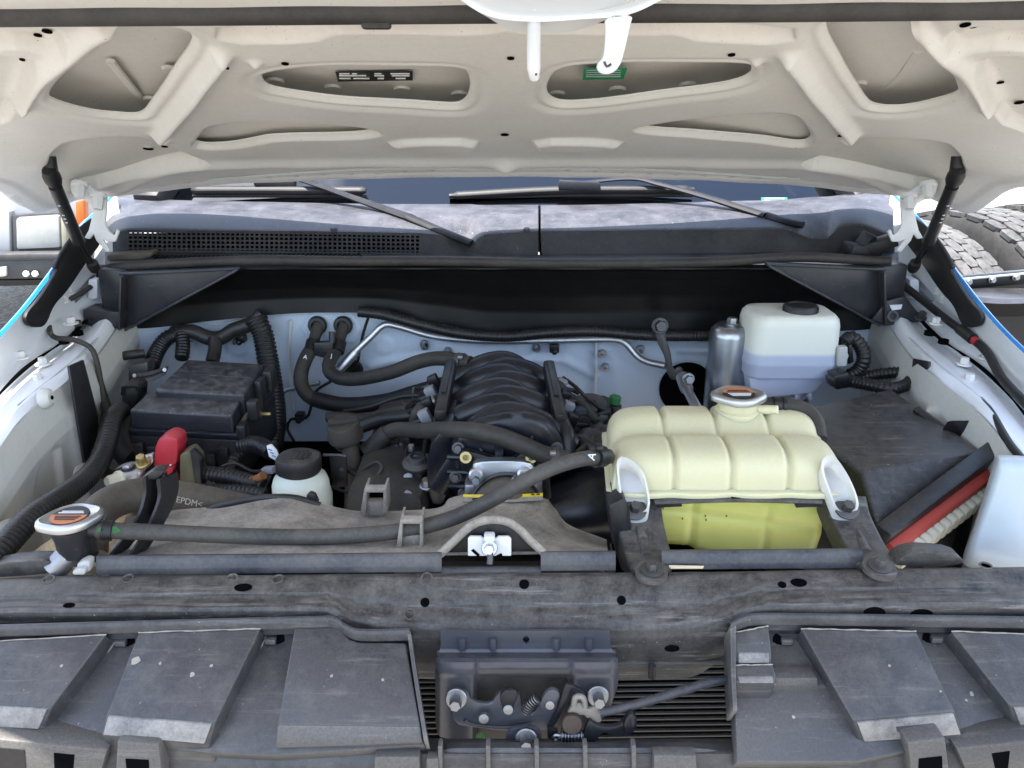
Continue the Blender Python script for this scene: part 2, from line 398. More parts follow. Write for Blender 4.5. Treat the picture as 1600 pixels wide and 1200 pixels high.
mat('weld_grey', (.16, .155, .15), .6, dust=.3)
mat('yellowed_tape', (.62, .52, .36), .5)
mat('hose_print', (.34, .30, .23), .6)
mat('latch_steel', (.11, .115, .138), .30, metal=.3, dust=.3, dustcol=(.22, .205, .18), up=.7, speck=.4)
mat('latch_dark', (.022, .024, .032), .34, metal=.3, dust=.2)
mat('alu_dirty', (.20, .19, .175), .5, metal=.4, dust=.6, dustcol=(.24, .21, .17), up=.2)
mat('rusty_pivot', (.10, .075, .062), .45, metal=.5, var=.3)
mat('green_dull', (.10, .20, .06), .6)
mat('cable_blue', (.026, .030, .044), .45, dust=.3)
mat('mudguard_black', (.02, .021, .026), .28, dust=.2)
mat('firewall_sky_tint', (.47, .56, .67), .34, var=.06, dust=.35, dustcol=(.36, .34, .30), up=.1, scale=12, bump=.03, speck=.4, speckcol=(.2, .18, .16), streak=.10)  # white paint with the blue of the skylight mixed into its colour
mat('lid_plastic', (.012, .014, .022), .32, dust=.75, dustcol=(.28, .27, .26), up=.98, scale=60, fine=330, speck=.8, edge=.4, dcon=2.6, dlow=.26)
mat('cap_metal', (.47, .475, .49), .34, metal=1., var=.15, scale=50, bump=.05, dust=.3, dustcol=(.35, .31, .26))
mat('grey_plug', (.22, .23, .25), .5, dust=.3)
def tank_mat():
    # translucent tank: coolant inside, yellow above and green in the depth at the bottom
    m = mat('tank_lower', (.62, .60, .17), .34, var=.08, scale=7, sss=.7, ssscol=(1, .95, .3), bump=.03, dust=.10, dustcol=(.5, .4, .2))
    n = m.node_tree; b = n.nodes['Principled BSDF']; src = b.inputs['Base Color'].links[0].from_socket
    tc = n.nodes.new('ShaderNodeTexCoord'); se = n.nodes.new('ShaderNodeSeparateXYZ'); n.links.new(tc.outputs['Object'], se.inputs[0])
    nz = n.nodes.new('ShaderNodeTexNoise'); nz.inputs['Scale'].default_value = 22; n.links.new(tc.outputs['Object'], nz.inputs['Vector'])
    ad = n.nodes.new('ShaderNodeMath'); ad.operation = 'MULTIPLY_ADD'; n.links.new(nz.outputs['Fac'], ad.inputs[0]); ad.inputs[1].default_value = .016; n.links.new(se.outputs['Z'], ad.inputs[2])
    mr = n.nodes.new('ShaderNodeMapRange'); mr.inputs['From Min'].default_value = 1.060; mr.inputs['From Max'].default_value = 1.108
    n.links.new(ad.outputs[0], mr.inputs['Value']); mi = n.nodes.new('ShaderNodeMix'); mi.data_type = 'RGBA'
    n.links.new(mr.outputs['Result'], mi.inputs['Factor']); mi.inputs['A'].default_value = (.13, .19, .05, 1); n.links.new(src, mi.inputs['B']); n.links.new(mi.outputs['Result'], b.inputs['Base Color'])
tank_mat()
mat('brace_grey', (.026, .028, .037), .32, dust=.14, speck=.6, up=.3)
mat('bg_paint', (.36, .37, .38), .35, var=.05)
mat('bg_lens', (.26, .25, .19), .3)
mat('neck_metal', (.30, .30, .31), .38, metal=.9, dust=.5, dustcol=(.2, .18, .15), up=.3)
mat('sealer', (.52, .54, .54), .6, var=.1, dust=.4, dustcol=(.33, .30, .25))
mat('wire_black', (.012, .012, .014), .45, dust=.3)
mat('wire_brown', (.09, .05, .025), .5)
mat('fascia_dust_skylight', (.09, .09, .10), .42, dust=.95, dustcol=(.62, .58, .52), up=.15, scale=30, speck=.5, fine=420, dcon=1.9, nfine=.35, dlow=.16)  # settled dust, made paler so the colour carries the lip's sky brightness
mat('dust_tan', (.30, .275, .235), .9, var=.3, scale=80, bump=.4)
mat('bolt_steel', (.24, .245, .26), .36, metal=1., dust=.4, dustcol=(.2, .18, .15), up=.3)
mat('recess_shade_tone', (.055, .052, .048), .45, metal=.2, dust=.5, dustcol=(.16, .14, .11), up=.2)  # dark tone painted in for the shade of the latch recess
def PX(px, py, x):
    d = ray(px, py); return O + d * (x / d.x)
# ------------------------------------------------------------------ ground
bm = NB(); prism(bm, [(-150, -150, 0), (150, -150, 0), (150, 150, 0), (-150, 150, 0)], (0, 0, -.2))
tag(finish(fixn(bm), 'ground', 'gravel', smooth=False), 'grey gravel yard under the vehicles', 'ground', kind='structure')

# ------------------------------------------------------------------ fenders and inner aprons
for side in (1, -1):
    X = (lambda p: p) if side == 1 else mx
    pp = lambda l: [P(X(a), b, y) for a, b, y in l]
    E = pp([(178, 300, 1.58), (125, 352, 1.44), (75, 425, 1.28), (0, 515, 1.10), (-150, 650, .90)])
    Wt = pp([(182, 303, 1.58), (131, 355, 1.44), (82, 429, 1.28), (8, 519, 1.10), (-140, 656, .90)])
    W = pp([(190, 352, 1.52), (143, 424, 1.42), (92, 490, 1.28), (10, 568, 1.10), (-120, 712, .90)])
    Fl = pp([(194, 402, 1.46), (158, 472, 1.38), (112, 522, 1.27), (24, 588, 1.09), (-100, 735, .88)])
    Fm = pp([(197, 430, 1.44), (155, 505, 1.30), (112, 548, 1.19), (27, 614, 1.03), (-85, 740, .85)])
    I = pp([(204, 470, 1.42), (152, 548, 1.22), (110, 583, 1.10), (28, 652, .95), (-60, 770, .80)])
    if side == 1: t = T('fender', 'white left-hand fender with blue outer edge beside the fuse box', 'fender', (E[2].x, E[2].y, .9), 'front fenders')
    else: t = T('fender', 'white right-hand fender with blue outer edge in front of the tyres', 'fender', (E[2].x, E[2].y, .9), 'front fenders')
    G = loftc([Wt, W, Fl, [p + Vector((0, 0, -.012)) for p in Fl], Fm, I, [p + Vector((0, 0, -.03)) for p in I]], 60, 3, 1)
    tt = np.linspace(0, 1, G.shape[1]); G[-10:-1, :, 2] += (.003 * np.sin(tt * 23) * np.sin(tt * 7))[None, :]
    bm = NB(); gridmesh(bm, G); finish(bm, 'flange', 'white_paint', t, ang=50)
    bm = NB(); gridmesh(bm, loftc([[p + Vector((-.05 * side, 0, -.30)) for p in E], [p + Vector((-.035 * side, 0, -.1)) for p in E], [p + Vector((-.008 * side, 0, -.012)) for p in E], E, Wt], 60, 2, 1))
    finish(bm, 'outer_edge', 'blue_paint', t, ang=60)
    # black splash shield, a plate in the channel
    sp = chaikin([(118, 362), (84, 416), (90, 421), (86, 430), (61, 470), (40, 490), (42, 507), (56, 512), (72, 510), (84, 477), (105, 456), (135, 410), (165, 372), (160, 330)], 2)
    bm = NB(); prism(bm, [PX(X(a), b, -.722 * side - .012) for a, b in sp], (-.006 * side, 0, 0)); finish(fixn(bm), 'splash_shield', 'black_soft', t, .001)
    # apron wall with pressed panel
    top = [p + Vector((.004 * side, 0, -.004)) for p in I]
    A = loftc([[p + Vector((.0 * side, 0, 0)) for p in top], [p + Vector((.012 * side, 0, -.05)) for p in top], [p + Vector((.0 * side, 0, -.09)) for p in top],
               [p + Vector((.0 * side, 0, -.26)) for p in top], [p + Vector((.07 * side, 0, -.34)) for p in top]], 150, 12, 1)
    nv, nu = A.shape[:2]; uu, vv = np.meshgrid(np.linspace(0, 1, nu), np.linspace(0, 1, nv))
    d = sdpoly(uu * 1.6, vv, chaikin([(1.02, .34), (1.22, .44), (1.24, .66), (1.06, .70)], 1)); A[..., 0] -= .007 * side * (1 - sst(-.012, .012, d))
    d = sdline(uu * 1.6, vv, [(.90, .25), (.92, .62), (1.02, .74), (1.3, .76)]); A[..., 0] += .010 * side * np.exp(-(d / .035) ** 2)
    bm = NB(); gridmesh(bm, A); finish(bm, 'apron', 'dirty_white', t, ang=60)
    # rubber strip on the apron
    if side == 1:
        bm = NB(); prism(bm, [PX(a, b, -.628) for a, b in [(104, 572), (127, 562), (150, 650), (146, 738), (132, 742), (118, 660)]], (.004, 0, 0)); finish(fixn(bm), 'rubber_strip', 'black_plastic', t, .001)
        for a, b in [(126, 742), (6, 833)]:
            c = PX(a, b, -.615); bm = NB(); lathe(bm, c, [(.008, 0), (.015, 0), (.017, .004), (.010, .006), (.008, .001)], (1, -.2, .1), 20); finish(fixn(bm), 'hole_rim', 'dirty_white', t)
            bm = NB(); lathe(bm, c, [(0, .001), (.010, .001), (.010, .002), (0, .002)], (1, -.2, .1), 16); finish(fixn(bm), 'hole', 'void', t)
        c = PX(72, 622, -.64); bm = NB(); lathe(bm, c, [(.015, -.004), (.013, .004), (.008, .008), (0, .008)], (1, 0, .1), 20); finish(fixn(bm), 'boss', 'dirty_white', t)
        bm = NB(); lathe(bm, c, [(0, .008), (.003, .008), (.003, .009), (0, .009)], (1, 0, .1), 10); finish(fixn(bm), 'hole', 'void', t)
        # rusty patch of the frame horn low in front
        bm = NB(); prism(bm, [P(a, b, .86) for a, b in [(20, 880), (60, 850), (150, 790), (200, 770), (210, 800), (120, 890)]], (0, .05, -.03)); finish(fixn(bm), 'frame_horn', 'rusty_white', t, .01)
    else:
        bm = NB(); prism(bm, [PX(a, b, .64) for a, b in [(1430, 560), (1455, 565), (1450, 650), (1445, 640), (1425, 600)]], (-.004, 0, 0)); finish(fixn(bm), 'rubber_strip', 'black_plastic', t, .001)
        bm = NB(); prism(bm, [P(a, b, .98) for a, b in [(1480, 655), (1530, 655), (1590, 700), (1600, 740), (1560, 720)]], (0, .02, -.04)); finish(fixn(bm), 'foam_block', 'black_soft', t, .004)
    for (a, b, y) in [(108, 461, 1.335), (100, 474, 1.31), (34, 562, 1.13), (68, 572, 1.13), (112, 508, 1.25), (60, 598, 1.075)]:
        c = P(X(a), b, y) + Vector((0, 0, .002)); bolt('bolt', c, (0, 0, 1), .0065, .009, 'hood_white', t, .011)
    for (a, b, y) in [(100, 534, 1.2), (122, 521, 1.24)]:
        c = P(X(a), b, y); bm = NB(); lathe(bm, c, [(0, -.003), (.008, -.003), (.008, .004), (0, .004)], (0, 0, 1), 16); finish(fixn(bm), 'hole', 'void', t)
    sl = [p.lerp(q, .12) + Vector((0, 0, .0015)) for p, q in zip(Fl[1:], Fm[1:])]
    bm = NB(); tube(bm, sl, .0022, seg=6, rfun=lambda s: .5 + .9 * abs(math.sin(s * 9))); finish(fixn(bm), 'seam_gap', 'void', t)
    sl = [p.lerp(q, .55) + Vector((0, 0, .0008)) for p, q in zip(Fm[1:4], I[1:4])]
    bm = NB(); tube(bm, sl, .0013, seg=6, rfun=lambda s: .6 + .6 * abs(math.sin(s * 14))); finish(fixn(bm), 'panel_joint', 'sealer', t)
    # galvanised brace and tab by the hinge
    bm = NB(); pl = pp([(141, 352, 1.50), (140, 392, 1.47), (128, 440, 1.40), (100, 470, 1.33)])
    G = loftc([[p + Vector((-.022 * side, 0, 0)) for p in pl], [p + Vector((-.006 * side, 0, .014)) for p in pl], [p + Vector((.006 * side, 0, .014)) for p in pl], [p + Vector((.02 * side, 0, 0)) for p in pl]], 24, 2, 1)
    gridmesh(bm, G, lip=(0, 0, -.004)); finish(bm, 'brace', 'zinc', t)
    bm = NB(); q = pp([(138, 437, 1.36), (152, 437, 1.36), (152, 466, 1.36), (145, 468, 1.36), (137, 466, 1.36)]); prism(bm, q, (0, .05, 0)); finish(fixn(bm), 'tab', 'white_paint', t, .002)

# ------------------------------------------------------------------ firewall
t = T('firewall', 'white painted firewall panel behind the engine', 'firewall', (-.012, 1.42, .8))
u = np.linspace(-.74, .72, 300); v = np.linspace(.72, 1.265, 130); uu, vv = np.meshgrid(u, v)
h = np.zeros_like(uu)
def fwp(a, b): q = P(a, b, 1.42); return (q.x, q.z)
def circ(a, b, r): x, z = fwp(a, b); return np.hypot(uu - x, vv - z) - r
h += .006 * (1 - sst(-.004, .004, circ(330, 552, .028))); h -= .005 * (1 - sst(-.004, .004, circ(372, 540, .020)))
d = sdpoly(uu, vv, [fwp(*q) for q in [(478, 512), (495, 488), (545, 488), (562, 512), (550, 530), (490, 530)]]) - .008; h -= .006 * (1 - sst(-.004, .004, d))
for pl in ([(578, 572), (610, 564), (700, 562)], [(560, 640), (640, 630), (700, 600)], [(820, 562), (880, 562), (930, 590)], [(1060, 545), (1120, 548)]):
    h -= .007 * np.exp(-(sdline(uu, vv, [fwp(*q) for q in pl]) / .008) ** 2)
for a in (600, 820, 930, 940): h -= .003 * (1 - sst(-.002, .002, circ(a, 540, .018)))
h += .02 * sst(.10, .16, uu) * (1 - sst(.16, .20, uu)) * .5
h -= .025 * sst(.45, .68, np.abs(uu + .012)) ** 2
h += .0015 * np.sin(uu * 31) * np.sin(vv * 23)
bm = NB(); gridmesh(bm, np.dstack([uu, 1.42 + h, vv])); finish(bm, 'panel', 'firewall_sky_tint', t, ang=60)
for a, b in [(663, 537), (838, 543), (940, 552), (945, 573), (1000, 545), (372, 531), (664, 540), (700, 548)]:
    c = P(a, b, 1.418); bolt('stud', c, (0, -1, 0), .0035, .018, 'steel', t, .008)
for a, b in [(497, 508), (537, 508)]:
    c = P(a, b, 1.412); bm = NB(); lathe(bm, c, [(0, 0), (.017, 0), (.018, .006), (.015, .012), (.010, .013), (.010, .004), (0, .004)], (0, -1, .15), 28); finish(fixn(bm), 'grommet', 'black_soft', t)
c = P(1072, 606, 1.415); bm = NB(); lathe(bm, c, [(0, 0), (.052, 0), (.052, .003), (0, .003)], (0, -1, 0), 36); finish(fixn(bm), 'booster_opening', 'void', t)
bm = NB(); lathe(bm, P(548, 578, 1.412), [(0, 0), (.024, 0), (.022, .006), (0, .006)], (0, -1, 0), 28); finish(fixn(bm), 'pipe_plug', 'black_soft', t)
for a, b, s in [(377, 528, 1), (866, 543, 1.1), (469, 650, 1)]:
    bm = NB(); c = P(a, b, 1.40); box(bm, c, (.016 * s, .02, .014 * s)); lathe(bm, c + Vector((0, -.008, -.004)), [(0, 0), (.006, 0), (.006, .008), (.003, .012), (0, .012)], (0, -1, 0), 14); finish(fixn(bm), 'clip', 'black_clean', t, .002)
for pl in ([(300, 500), (340, 507), (420, 487)], [(560, 660), (600, 668), (690, 660)], [(930, 500), (932, 560), (930, 640)], [(1180, 600), (1190, 640), (1185, 680)], [(455, 500), (452, 560), (458, 640)]):
    bm = NB(); tube(bm, [P(a, b_, 1.416) for a, b_ in pl], .0035, seg=8, flat=.6); finish(fixn(bm), 'seam_sealer', 'sealer', t)
# side panels of the bay at the strut towers
for side in (1, -1):
    X = (lambda p: p) if side == 1 else mx
    a = loftc([[P(X(200), 470, 1.40), P(X(152), 550, 1.24)], [P(X(200), 470, 1.40) + Vector((.02 * side, 0, -.4)), P(X(152), 550, 1.24) + Vector((.02 * side, 0, -.4))]], 12, 6, 0)
    bm = NB(); gridmesh(bm, a); finish(bm, 'tower_panel', 'dirty_white', t)

# tray added to keep the gaps dark, and the engine block
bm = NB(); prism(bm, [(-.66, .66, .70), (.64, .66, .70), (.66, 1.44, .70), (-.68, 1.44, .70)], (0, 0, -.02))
tag(finish(fixn(bm), 'added_tray', 'void', smooth=False), 'added black tray under the engine that keeps the gaps dark', 'tray')
bm = NB(); box(bm, (-.35, 1.17, .83), (.42, .42, .25)); tag(finish(fixn(bm), 'dark_filler', 'void', None, .02), 'added dark filler box low between fuse box and engine', 'filler box')  # dark box added to blacken the bright gap beside the engine
t = T('engine_block', 'dark dusty engine block under the intake manifold', 'engine', (-.01, 1.05, .72))
bm = NB(); box(bm, (-.01, 1.10, .86), (.30, .42, .28)); finish(fixn(bm), 'block', 'black_soft', t, .02)
bm = NB(); beam(bm, (-.17, .92, 1.03), (-.17, 1.30, 1.03), .11, .10); finish(fixn(bm), 'valve_cover', 'hose_rubber', t, .02)
bm = NB(); beam(bm, (.13, .95, 1.03), (.13, 1.30, 1.03), .10, .10); finish(fixn(bm), 'valve_cover', 'hose_rubber', t, .02)

# ------------------------------------------------------------------ hood
HS = .33
def hp(px, py): q = PN(px, py, (0, 1.5, 1.42), Vector((0, HS, 1))); return (q.x, q.y)
def hplane(y): return 1.42 - HS * (y - 1.5)
def droop(x, y):
    a = np.clip((np.abs(x + .012) - .50) / .32, 0, 1)
    return .115 * a ** 2 * (.40 + .60 * (1 - sst(1.28, 1.50, y)))
tri = [(72, 150), (100, 126), (133, 100), (158, 84), (172, 60), (200, 43), (240, 40), (280, 50), (301, 62), (302, 76), (268, 124), (240, 165), (225, 184), (205, 187), (150, 180), (88, 160)]
triR = [(1284, 48), (1300, 34), (1400, 27), (1420, 33), (1436, 58), (1470, 98), (1498, 140), (1495, 150), (1440, 168), (1400, 175), (1365, 172), (1350, 160), (1320, 112)]
cen = [(408, 122), (440, 113), (520, 108), (640, 107), (718, 110), (734, 124), (735, 152), (722, 169), (700, 171), (600, 165), (500, 157), (430, 148), (412, 138)]
cenR = [(852, 155), (857, 128), (880, 108), (930, 104), (1100, 102), (1162, 103), (1176, 114), (1168, 130), (1120, 142), (1000, 156), (900, 168), (868, 167)]
low = [(303, 231), (316, 214), (330, 196), (400, 190), (500, 193), (600, 206), (570, 215), (430, 217), (400, 222), (345, 232)]
lowR = [(985, 204), (1020, 194), (1150, 178), (1236, 176), (1256, 200), (1268, 217), (1258, 227), (1232, 226), (1180, 219), (1120, 214)]
slot = [(520, 30), (545, 38), (580, 45), (620, 46), (690, 44), (720, 34), (722, 22), (525, 22)]
slotR = [(960, 20), (970, 34), (1010, 38), (1040, 34), (1060, 24), (1060, 14), (970, 14)]
holes = [chaikin([hp(*q) for q in h_], 2) for h_ in (tri, triR, cen, cenR, low, lowR, slot, slotR)]
outl = [(-.73, .50), (-.765, 1.15), (-.785, 1.30), (-.785, 1.40), (-.770, 1.47), (-.72, 1.515), (-.60, 1.508), (-.45, 1.478), (-.25, 1.445), (-.012, 1.432)]
outl = chaikin(outl + [(-.024 - a, b) for a, b in reversed(outl[:-1])], 1)
u = np.linspace(-.83, .806, 540); v = np.concatenate([np.linspace(.49, .78, 12), np.linspace(.785, 1.53, 350)]); uu, vv = np.meshgrid(u, v)
sh = np.full(uu.shape, 1e9)
h = np.full(uu.shape, .010)
for i, hl in enumerate(holes):
    d = sdpoly(uu, vv, hl); sh = np.minimum(sh, d); wd = .030 if i < 4 else .018
    k = .5 + .5 * sst(.003, wd, d); h *= sst(-.002, wd, d) * .9 + .1
    h += .0042 * np.exp(-((d - .0075) / .0048) ** 2)
so = sdpoly(uu, vv, outl); keep = np.maximum(so, -sh)
def rid(pl, amp, wd):
    global h
    h = h + amp * np.exp(-(sdline(uu, vv, [hp(*q) for q in pl]) / wd) ** 2)
def pad(poly, amp, soft, n=1):
    global h
    d = sdpoly(uu, vv, chaikin([hp(*q) for q in poly], n)); h = h + amp * (1 - sst(-soft, soft, d))
for f in (lambda p: p, lambda p: 1580 - p):
    F_ = lambda l: [(f(a), b) for a, b in l]
    rid(F_([(345, 82), (300, 145), (248, 208)]), .016, .0085)                      # diagonal beam beside the corner opening
    rid(F_([(28, 150), (70, 110), (120, 70), (160, 45)]), .013, .010)
    pad(F_([(345, 36), (342, 66), (480, 62), (520, 46), (560, 48), (700, 50), (790, 44), (790, 30)]), -.016, .004)
    pad(F_([(62, 222), (80, 200), (150, 205), (235, 214), (268, 230), (300, 244), (330, 252), (250, 258), (165, 262), (88, 246)]), -.026, .0045)
    pad(F_([(-60, 40), (80, 40), (100, 60), (90, 84), (40, 76), (20, 72), (-60, 72)]), -.016, .004)
    pad(F_([(-60, 84), (10, 84), (60, 96), (20, 160), (-60, 165)]), -.016, .0045)
    pad(F_([(600, 222), (740, 230), (745, 214), (640, 214)]), .010, .006)
    rid(F_([(160, 274), (240, 262), (330, 254), (560, 250), (790, 250)]), .010, .016)
    for a, b, r in [(235, 243, .014), (255, 218, .009), (45, 267, .013), (75, 60, .014), (398, 94, .006)]:
        x, y = hp(f(a), b); d = np.hypot(uu - x, vv - y); h = h + .007 * np.exp(-(d / r) ** 2)
    # wavy pressings on the drooping corner
    x, y = hp(f(40), 250); s_ = np.sign(x); q = np.abs(uu + .012)
    h = h + .007 * np.sin((vv * 26 + q * 22)) * sst(.62, .70, q) * (uu * s_ > 0) * sst(1.0, 1.1, vv)
h = h + .010 * sst(-.030, -.004, so) * 0 + .004 * sst(-.022, -.014, so)
h += .0008 * np.sin(uu * 37 + 3 * vv) * np.sin(vv * 31)
Z = hplane(vv) - droop(uu, vv) - (h - .008)
th_ = T('hood', 'open white hood seen from below with inner panel tinted for warm bounce', 'hood', (-.012, 1.48, 1.40))
bm = NB(); gridmesh(bm, np.dstack([uu, vv, Z]), keep, lip=(0, .0008, .0025)); bm.normal_update()
finish(bm, 'inner_panel', 'hood_bounce_tint', th_, ang=50)
uo, vo = np.meshgrid(np.linspace(-.84, .816, 110), np.linspace(.28, 1.53, 90))
so2 = sdpoly(uo, vo, [(a * 1.004, b + .004 if b > 1 else b - .20) for a, b in outl])
bm = NB(); Zs = hplane(vo) - droop(uo, vo) + .042 - .026 * sst(1.12, 1.28, vo) - .018 * sst(-.06, 0, so2) + .004 * np.sin(uo * 9)
gridmesh(bm, np.dstack([uo, vo, Zs]), so2)
outer = finish(bm, 'outer_skin', 'hood_bounce_tint', th_, ang=60)
sk = bpy.data.meshes  # outer skin gets thickness so its top is white sheet, not paper
mod = outer.modifiers.new('thick', 'SOLIDIFY'); mod.thickness = .0012; mod.offset = 1
# pressed creases on the skin seen through the corner openings
def onskin(px, py, dz=0.): return PN(px, py, (0, 1.5, 1.459 + dz), Vector((0, HS, 1)))
for l in ([(172, 95), (200, 130), (232, 168)], [(1434, 80), (1400, 125), (1358, 155)]):
    bm = NB(); tube(bm, [onskin(*q) for q in l], .006, flat=.5, seg=8); finish(fixn(bm), 'crease', 'hood_bounce_tint', th_)
for a, b in [(268, 112), (238, 158), (208, 179), (430, 130), (520, 140), (628, 142), (718, 150), (1340, 135), (870, 150), (965, 143), (1075, 136), (455, 212), (1040, 204)]:
    bm = NB(); lathe(bm, onskin(a, b, -.004), [(0, 0), (.011, 0), (.012, .004), (0, .004)], (0, HS, 1), 14); finish(fixn(bm), 'mastic_dot', 'hood_bounce_tint', th_)
# front seal
bm = NB(); q = [(-400, 24), (0, 20), (400, 17), (800, 14), (1200, 12), (1600, 8), (2000, 4)]
pl = []
for a, b in q:
    x, y = hp(a, b); pl.append(Vector((x, y, hplane(y) - .001)))
tube(bm, pl, .0135, seg=12, flat=.85); finish(fixn(bm), 'front_seal', 'seal_rubber', th_)
bm = NB(); a = hp(585, 12); prism(bm, [Vector((a[0] - .014, a[1], hplane(a[1]) - .018)), Vector((a[0] + .014, a[1], hplane(a[1]) - .018)), Vector((a[0] + .012, a[1], hplane(a[1]) + .008)), Vector((a[0] - .012, a[1], hplane(a[1]) + .008))], (0, .012, 0)); finish(fixn(bm), 'seal_clip', 'seal_rubber', th_, .003)
# small holes in the pressing
def hz(px, py):
    x, y = hp(px, py); j = np.argmin(np.abs(v - y)); i = np.argmin(np.abs(u - x)); return Vector((u[i], v[j], Z[j, i]))
for a, b, r in [(235, 245, .008), (1331, 240, .009), (45, 268, .007), (1512, 262, .007), (76, 60, .005), (65, 76, .004), (39, 110, .004), (427, 57, .004), (447, 95, .004), (797, 86, .004), (1168, 43, .004), (1142, 81, .004), (1510, 34, .005), (1518, 54, .004), (1537, 96, .004), (1562, 132, .004), (1595, 148, .006), (790, 207, .006), (352, 94, .003), (256, 219, .005), (1316, 207, .005)]:
    c = hz(a, b); bm = NB(); lathe(bm, c + Vector((0, -.0004, -.0016)), [(0, 0), (r, 0), (r, .001), (0, .001)], (0, HS, 1), 14); finish(fixn(bm), 'hole', 'void', th_)
for i in range(26):
    a = 250 + i * 42.5; c = hz(a, np.interp(a, [250, 790, 1320], [284, 263, 284]) - 3); bm = NB(); lathe(bm, c + Vector((0, -.0003, -.0010)), [(0, 0), (.0042, 0), (.0038, .0012), (0, .0008)], (0, HS, 1), 12); finish(fixn(bm), 'spot_weld', 'sealer', th_)
for l in ([(330, 277), (560, 262), (790, 260), (1010, 262), (1250, 277)],):
    bm = NB(); tube(bm, [hz(*q) + Vector((0, -.001, -.0012)) for q in l], .0022, seg=6, step=.02); finish(fixn(bm), 'sealant_bead', 'sealer', th_)
# printed labels on the skin
lab = quad('warning_label', [onskin(*q, dz=-.004) for q in [(524, 112), (645, 111), (645, 125), (528, 127)]], 'dark_print', th_)
for r0, l in [(114.2, [(530, 546), (550, 558), (585, 596), (610, 640)]), (117.2, [(530, 572), (585, 600), (612, 640)]), (121.5, [(530, 548), (552, 577), (590, 600), (618, 634)])]:
    for a, b in l: quad('print_line', [onskin(*q, dz=-.0052) for q in [(a, r0), (b, r0), (b, r0 + 1.5), (a, r0 + 1.5)]], 'white_print', lab)
lab = quad('green_label', [onskin(*q, dz=-.004) for q in [(913, 106), (980, 106), (974, 123), (910, 124)]], 'green_print', th_)
for r0 in (109, 112.5, 116, 119): quad('print_line', [onskin(*q, dz=-.0052) for q in [(916, r0), (970, r0), (969, r0 + .8), (915, r0 + .8)]], 'grey_clip', lab)
# striker and safety hook bracket at the front
def fr(px, py, y): return P(px, py, y)
bm = NB()
G = loftc([[fr(a, b, .72) for a, b in [(700, -14), (760, 24), (830, 34), (910, 30), (985, 22), (1060, -14)]],
           [fr(a, b, .72) for a, b in [(704, -24), (766, 12), (830, 22), (910, 20), (985, 10), (1056, -24)]],
           [fr(a, b, .75) for a, b in [(712, -50), (772, -30), (830, -24), (910, -24), (980, -30), (1050, -50)]]], 40, 3, 1)
gridmesh(bm, G, lip=(0, .003, .002)); br = finish(bm, 'striker_bracket', 'hood_white', th_, ang=60)
bm = NB(); G = loftc([[P(a, b, y) for a, b, y in [(716, 0, .745), (760, 26, .745), (800, 48, .75), (850, 52, .75), (900, 48, .75), (950, 30, .745), (990, 16, .745)]],
                      [P(a, b, y) for a, b, y in [(716, -16, .722), (760, 12, .722), (800, 24, .722), (850, 24, .722), (900, 22, .722), (950, 12, .722), (990, 0, .722)]]], 40, 4, 0)
gridmesh(bm, G, lip=(0, .002, .001)); finish(bm, 'back_plate', 'hood_white', br)
bm = NB(); tube(bm, [fr(835, 20, .73), fr(834, 70, .72), fr(834, 108, .715), fr(835, 120, .72)], .0058, seg=12, rfun=lambda s: 1 if s < .92 else .8); finish(fixn(bm), 'striker_pin', 'hood_white', br)
slab('safety_hook', [(945, 22), (990, 22), (985, 40), (975, 85), (968, 105), (955, 116), (940, 116), (932, 108), (934, 98), (943, 90), (946, 60)], .72, .006, 'hood_white', br, .0025, rnd=1)
for l in ([(833, 92), (836, 98), (834, 104)], [(831, 110), (836, 112), (838, 118)], [(944, 96), (948, 104), (955, 100)]):
    bm = NB(); tube(bm, [fr(a, b, .7125) for a, b in l], .0012, seg=6); finish(fixn(bm), 'scuff', 'dull_metal', br)

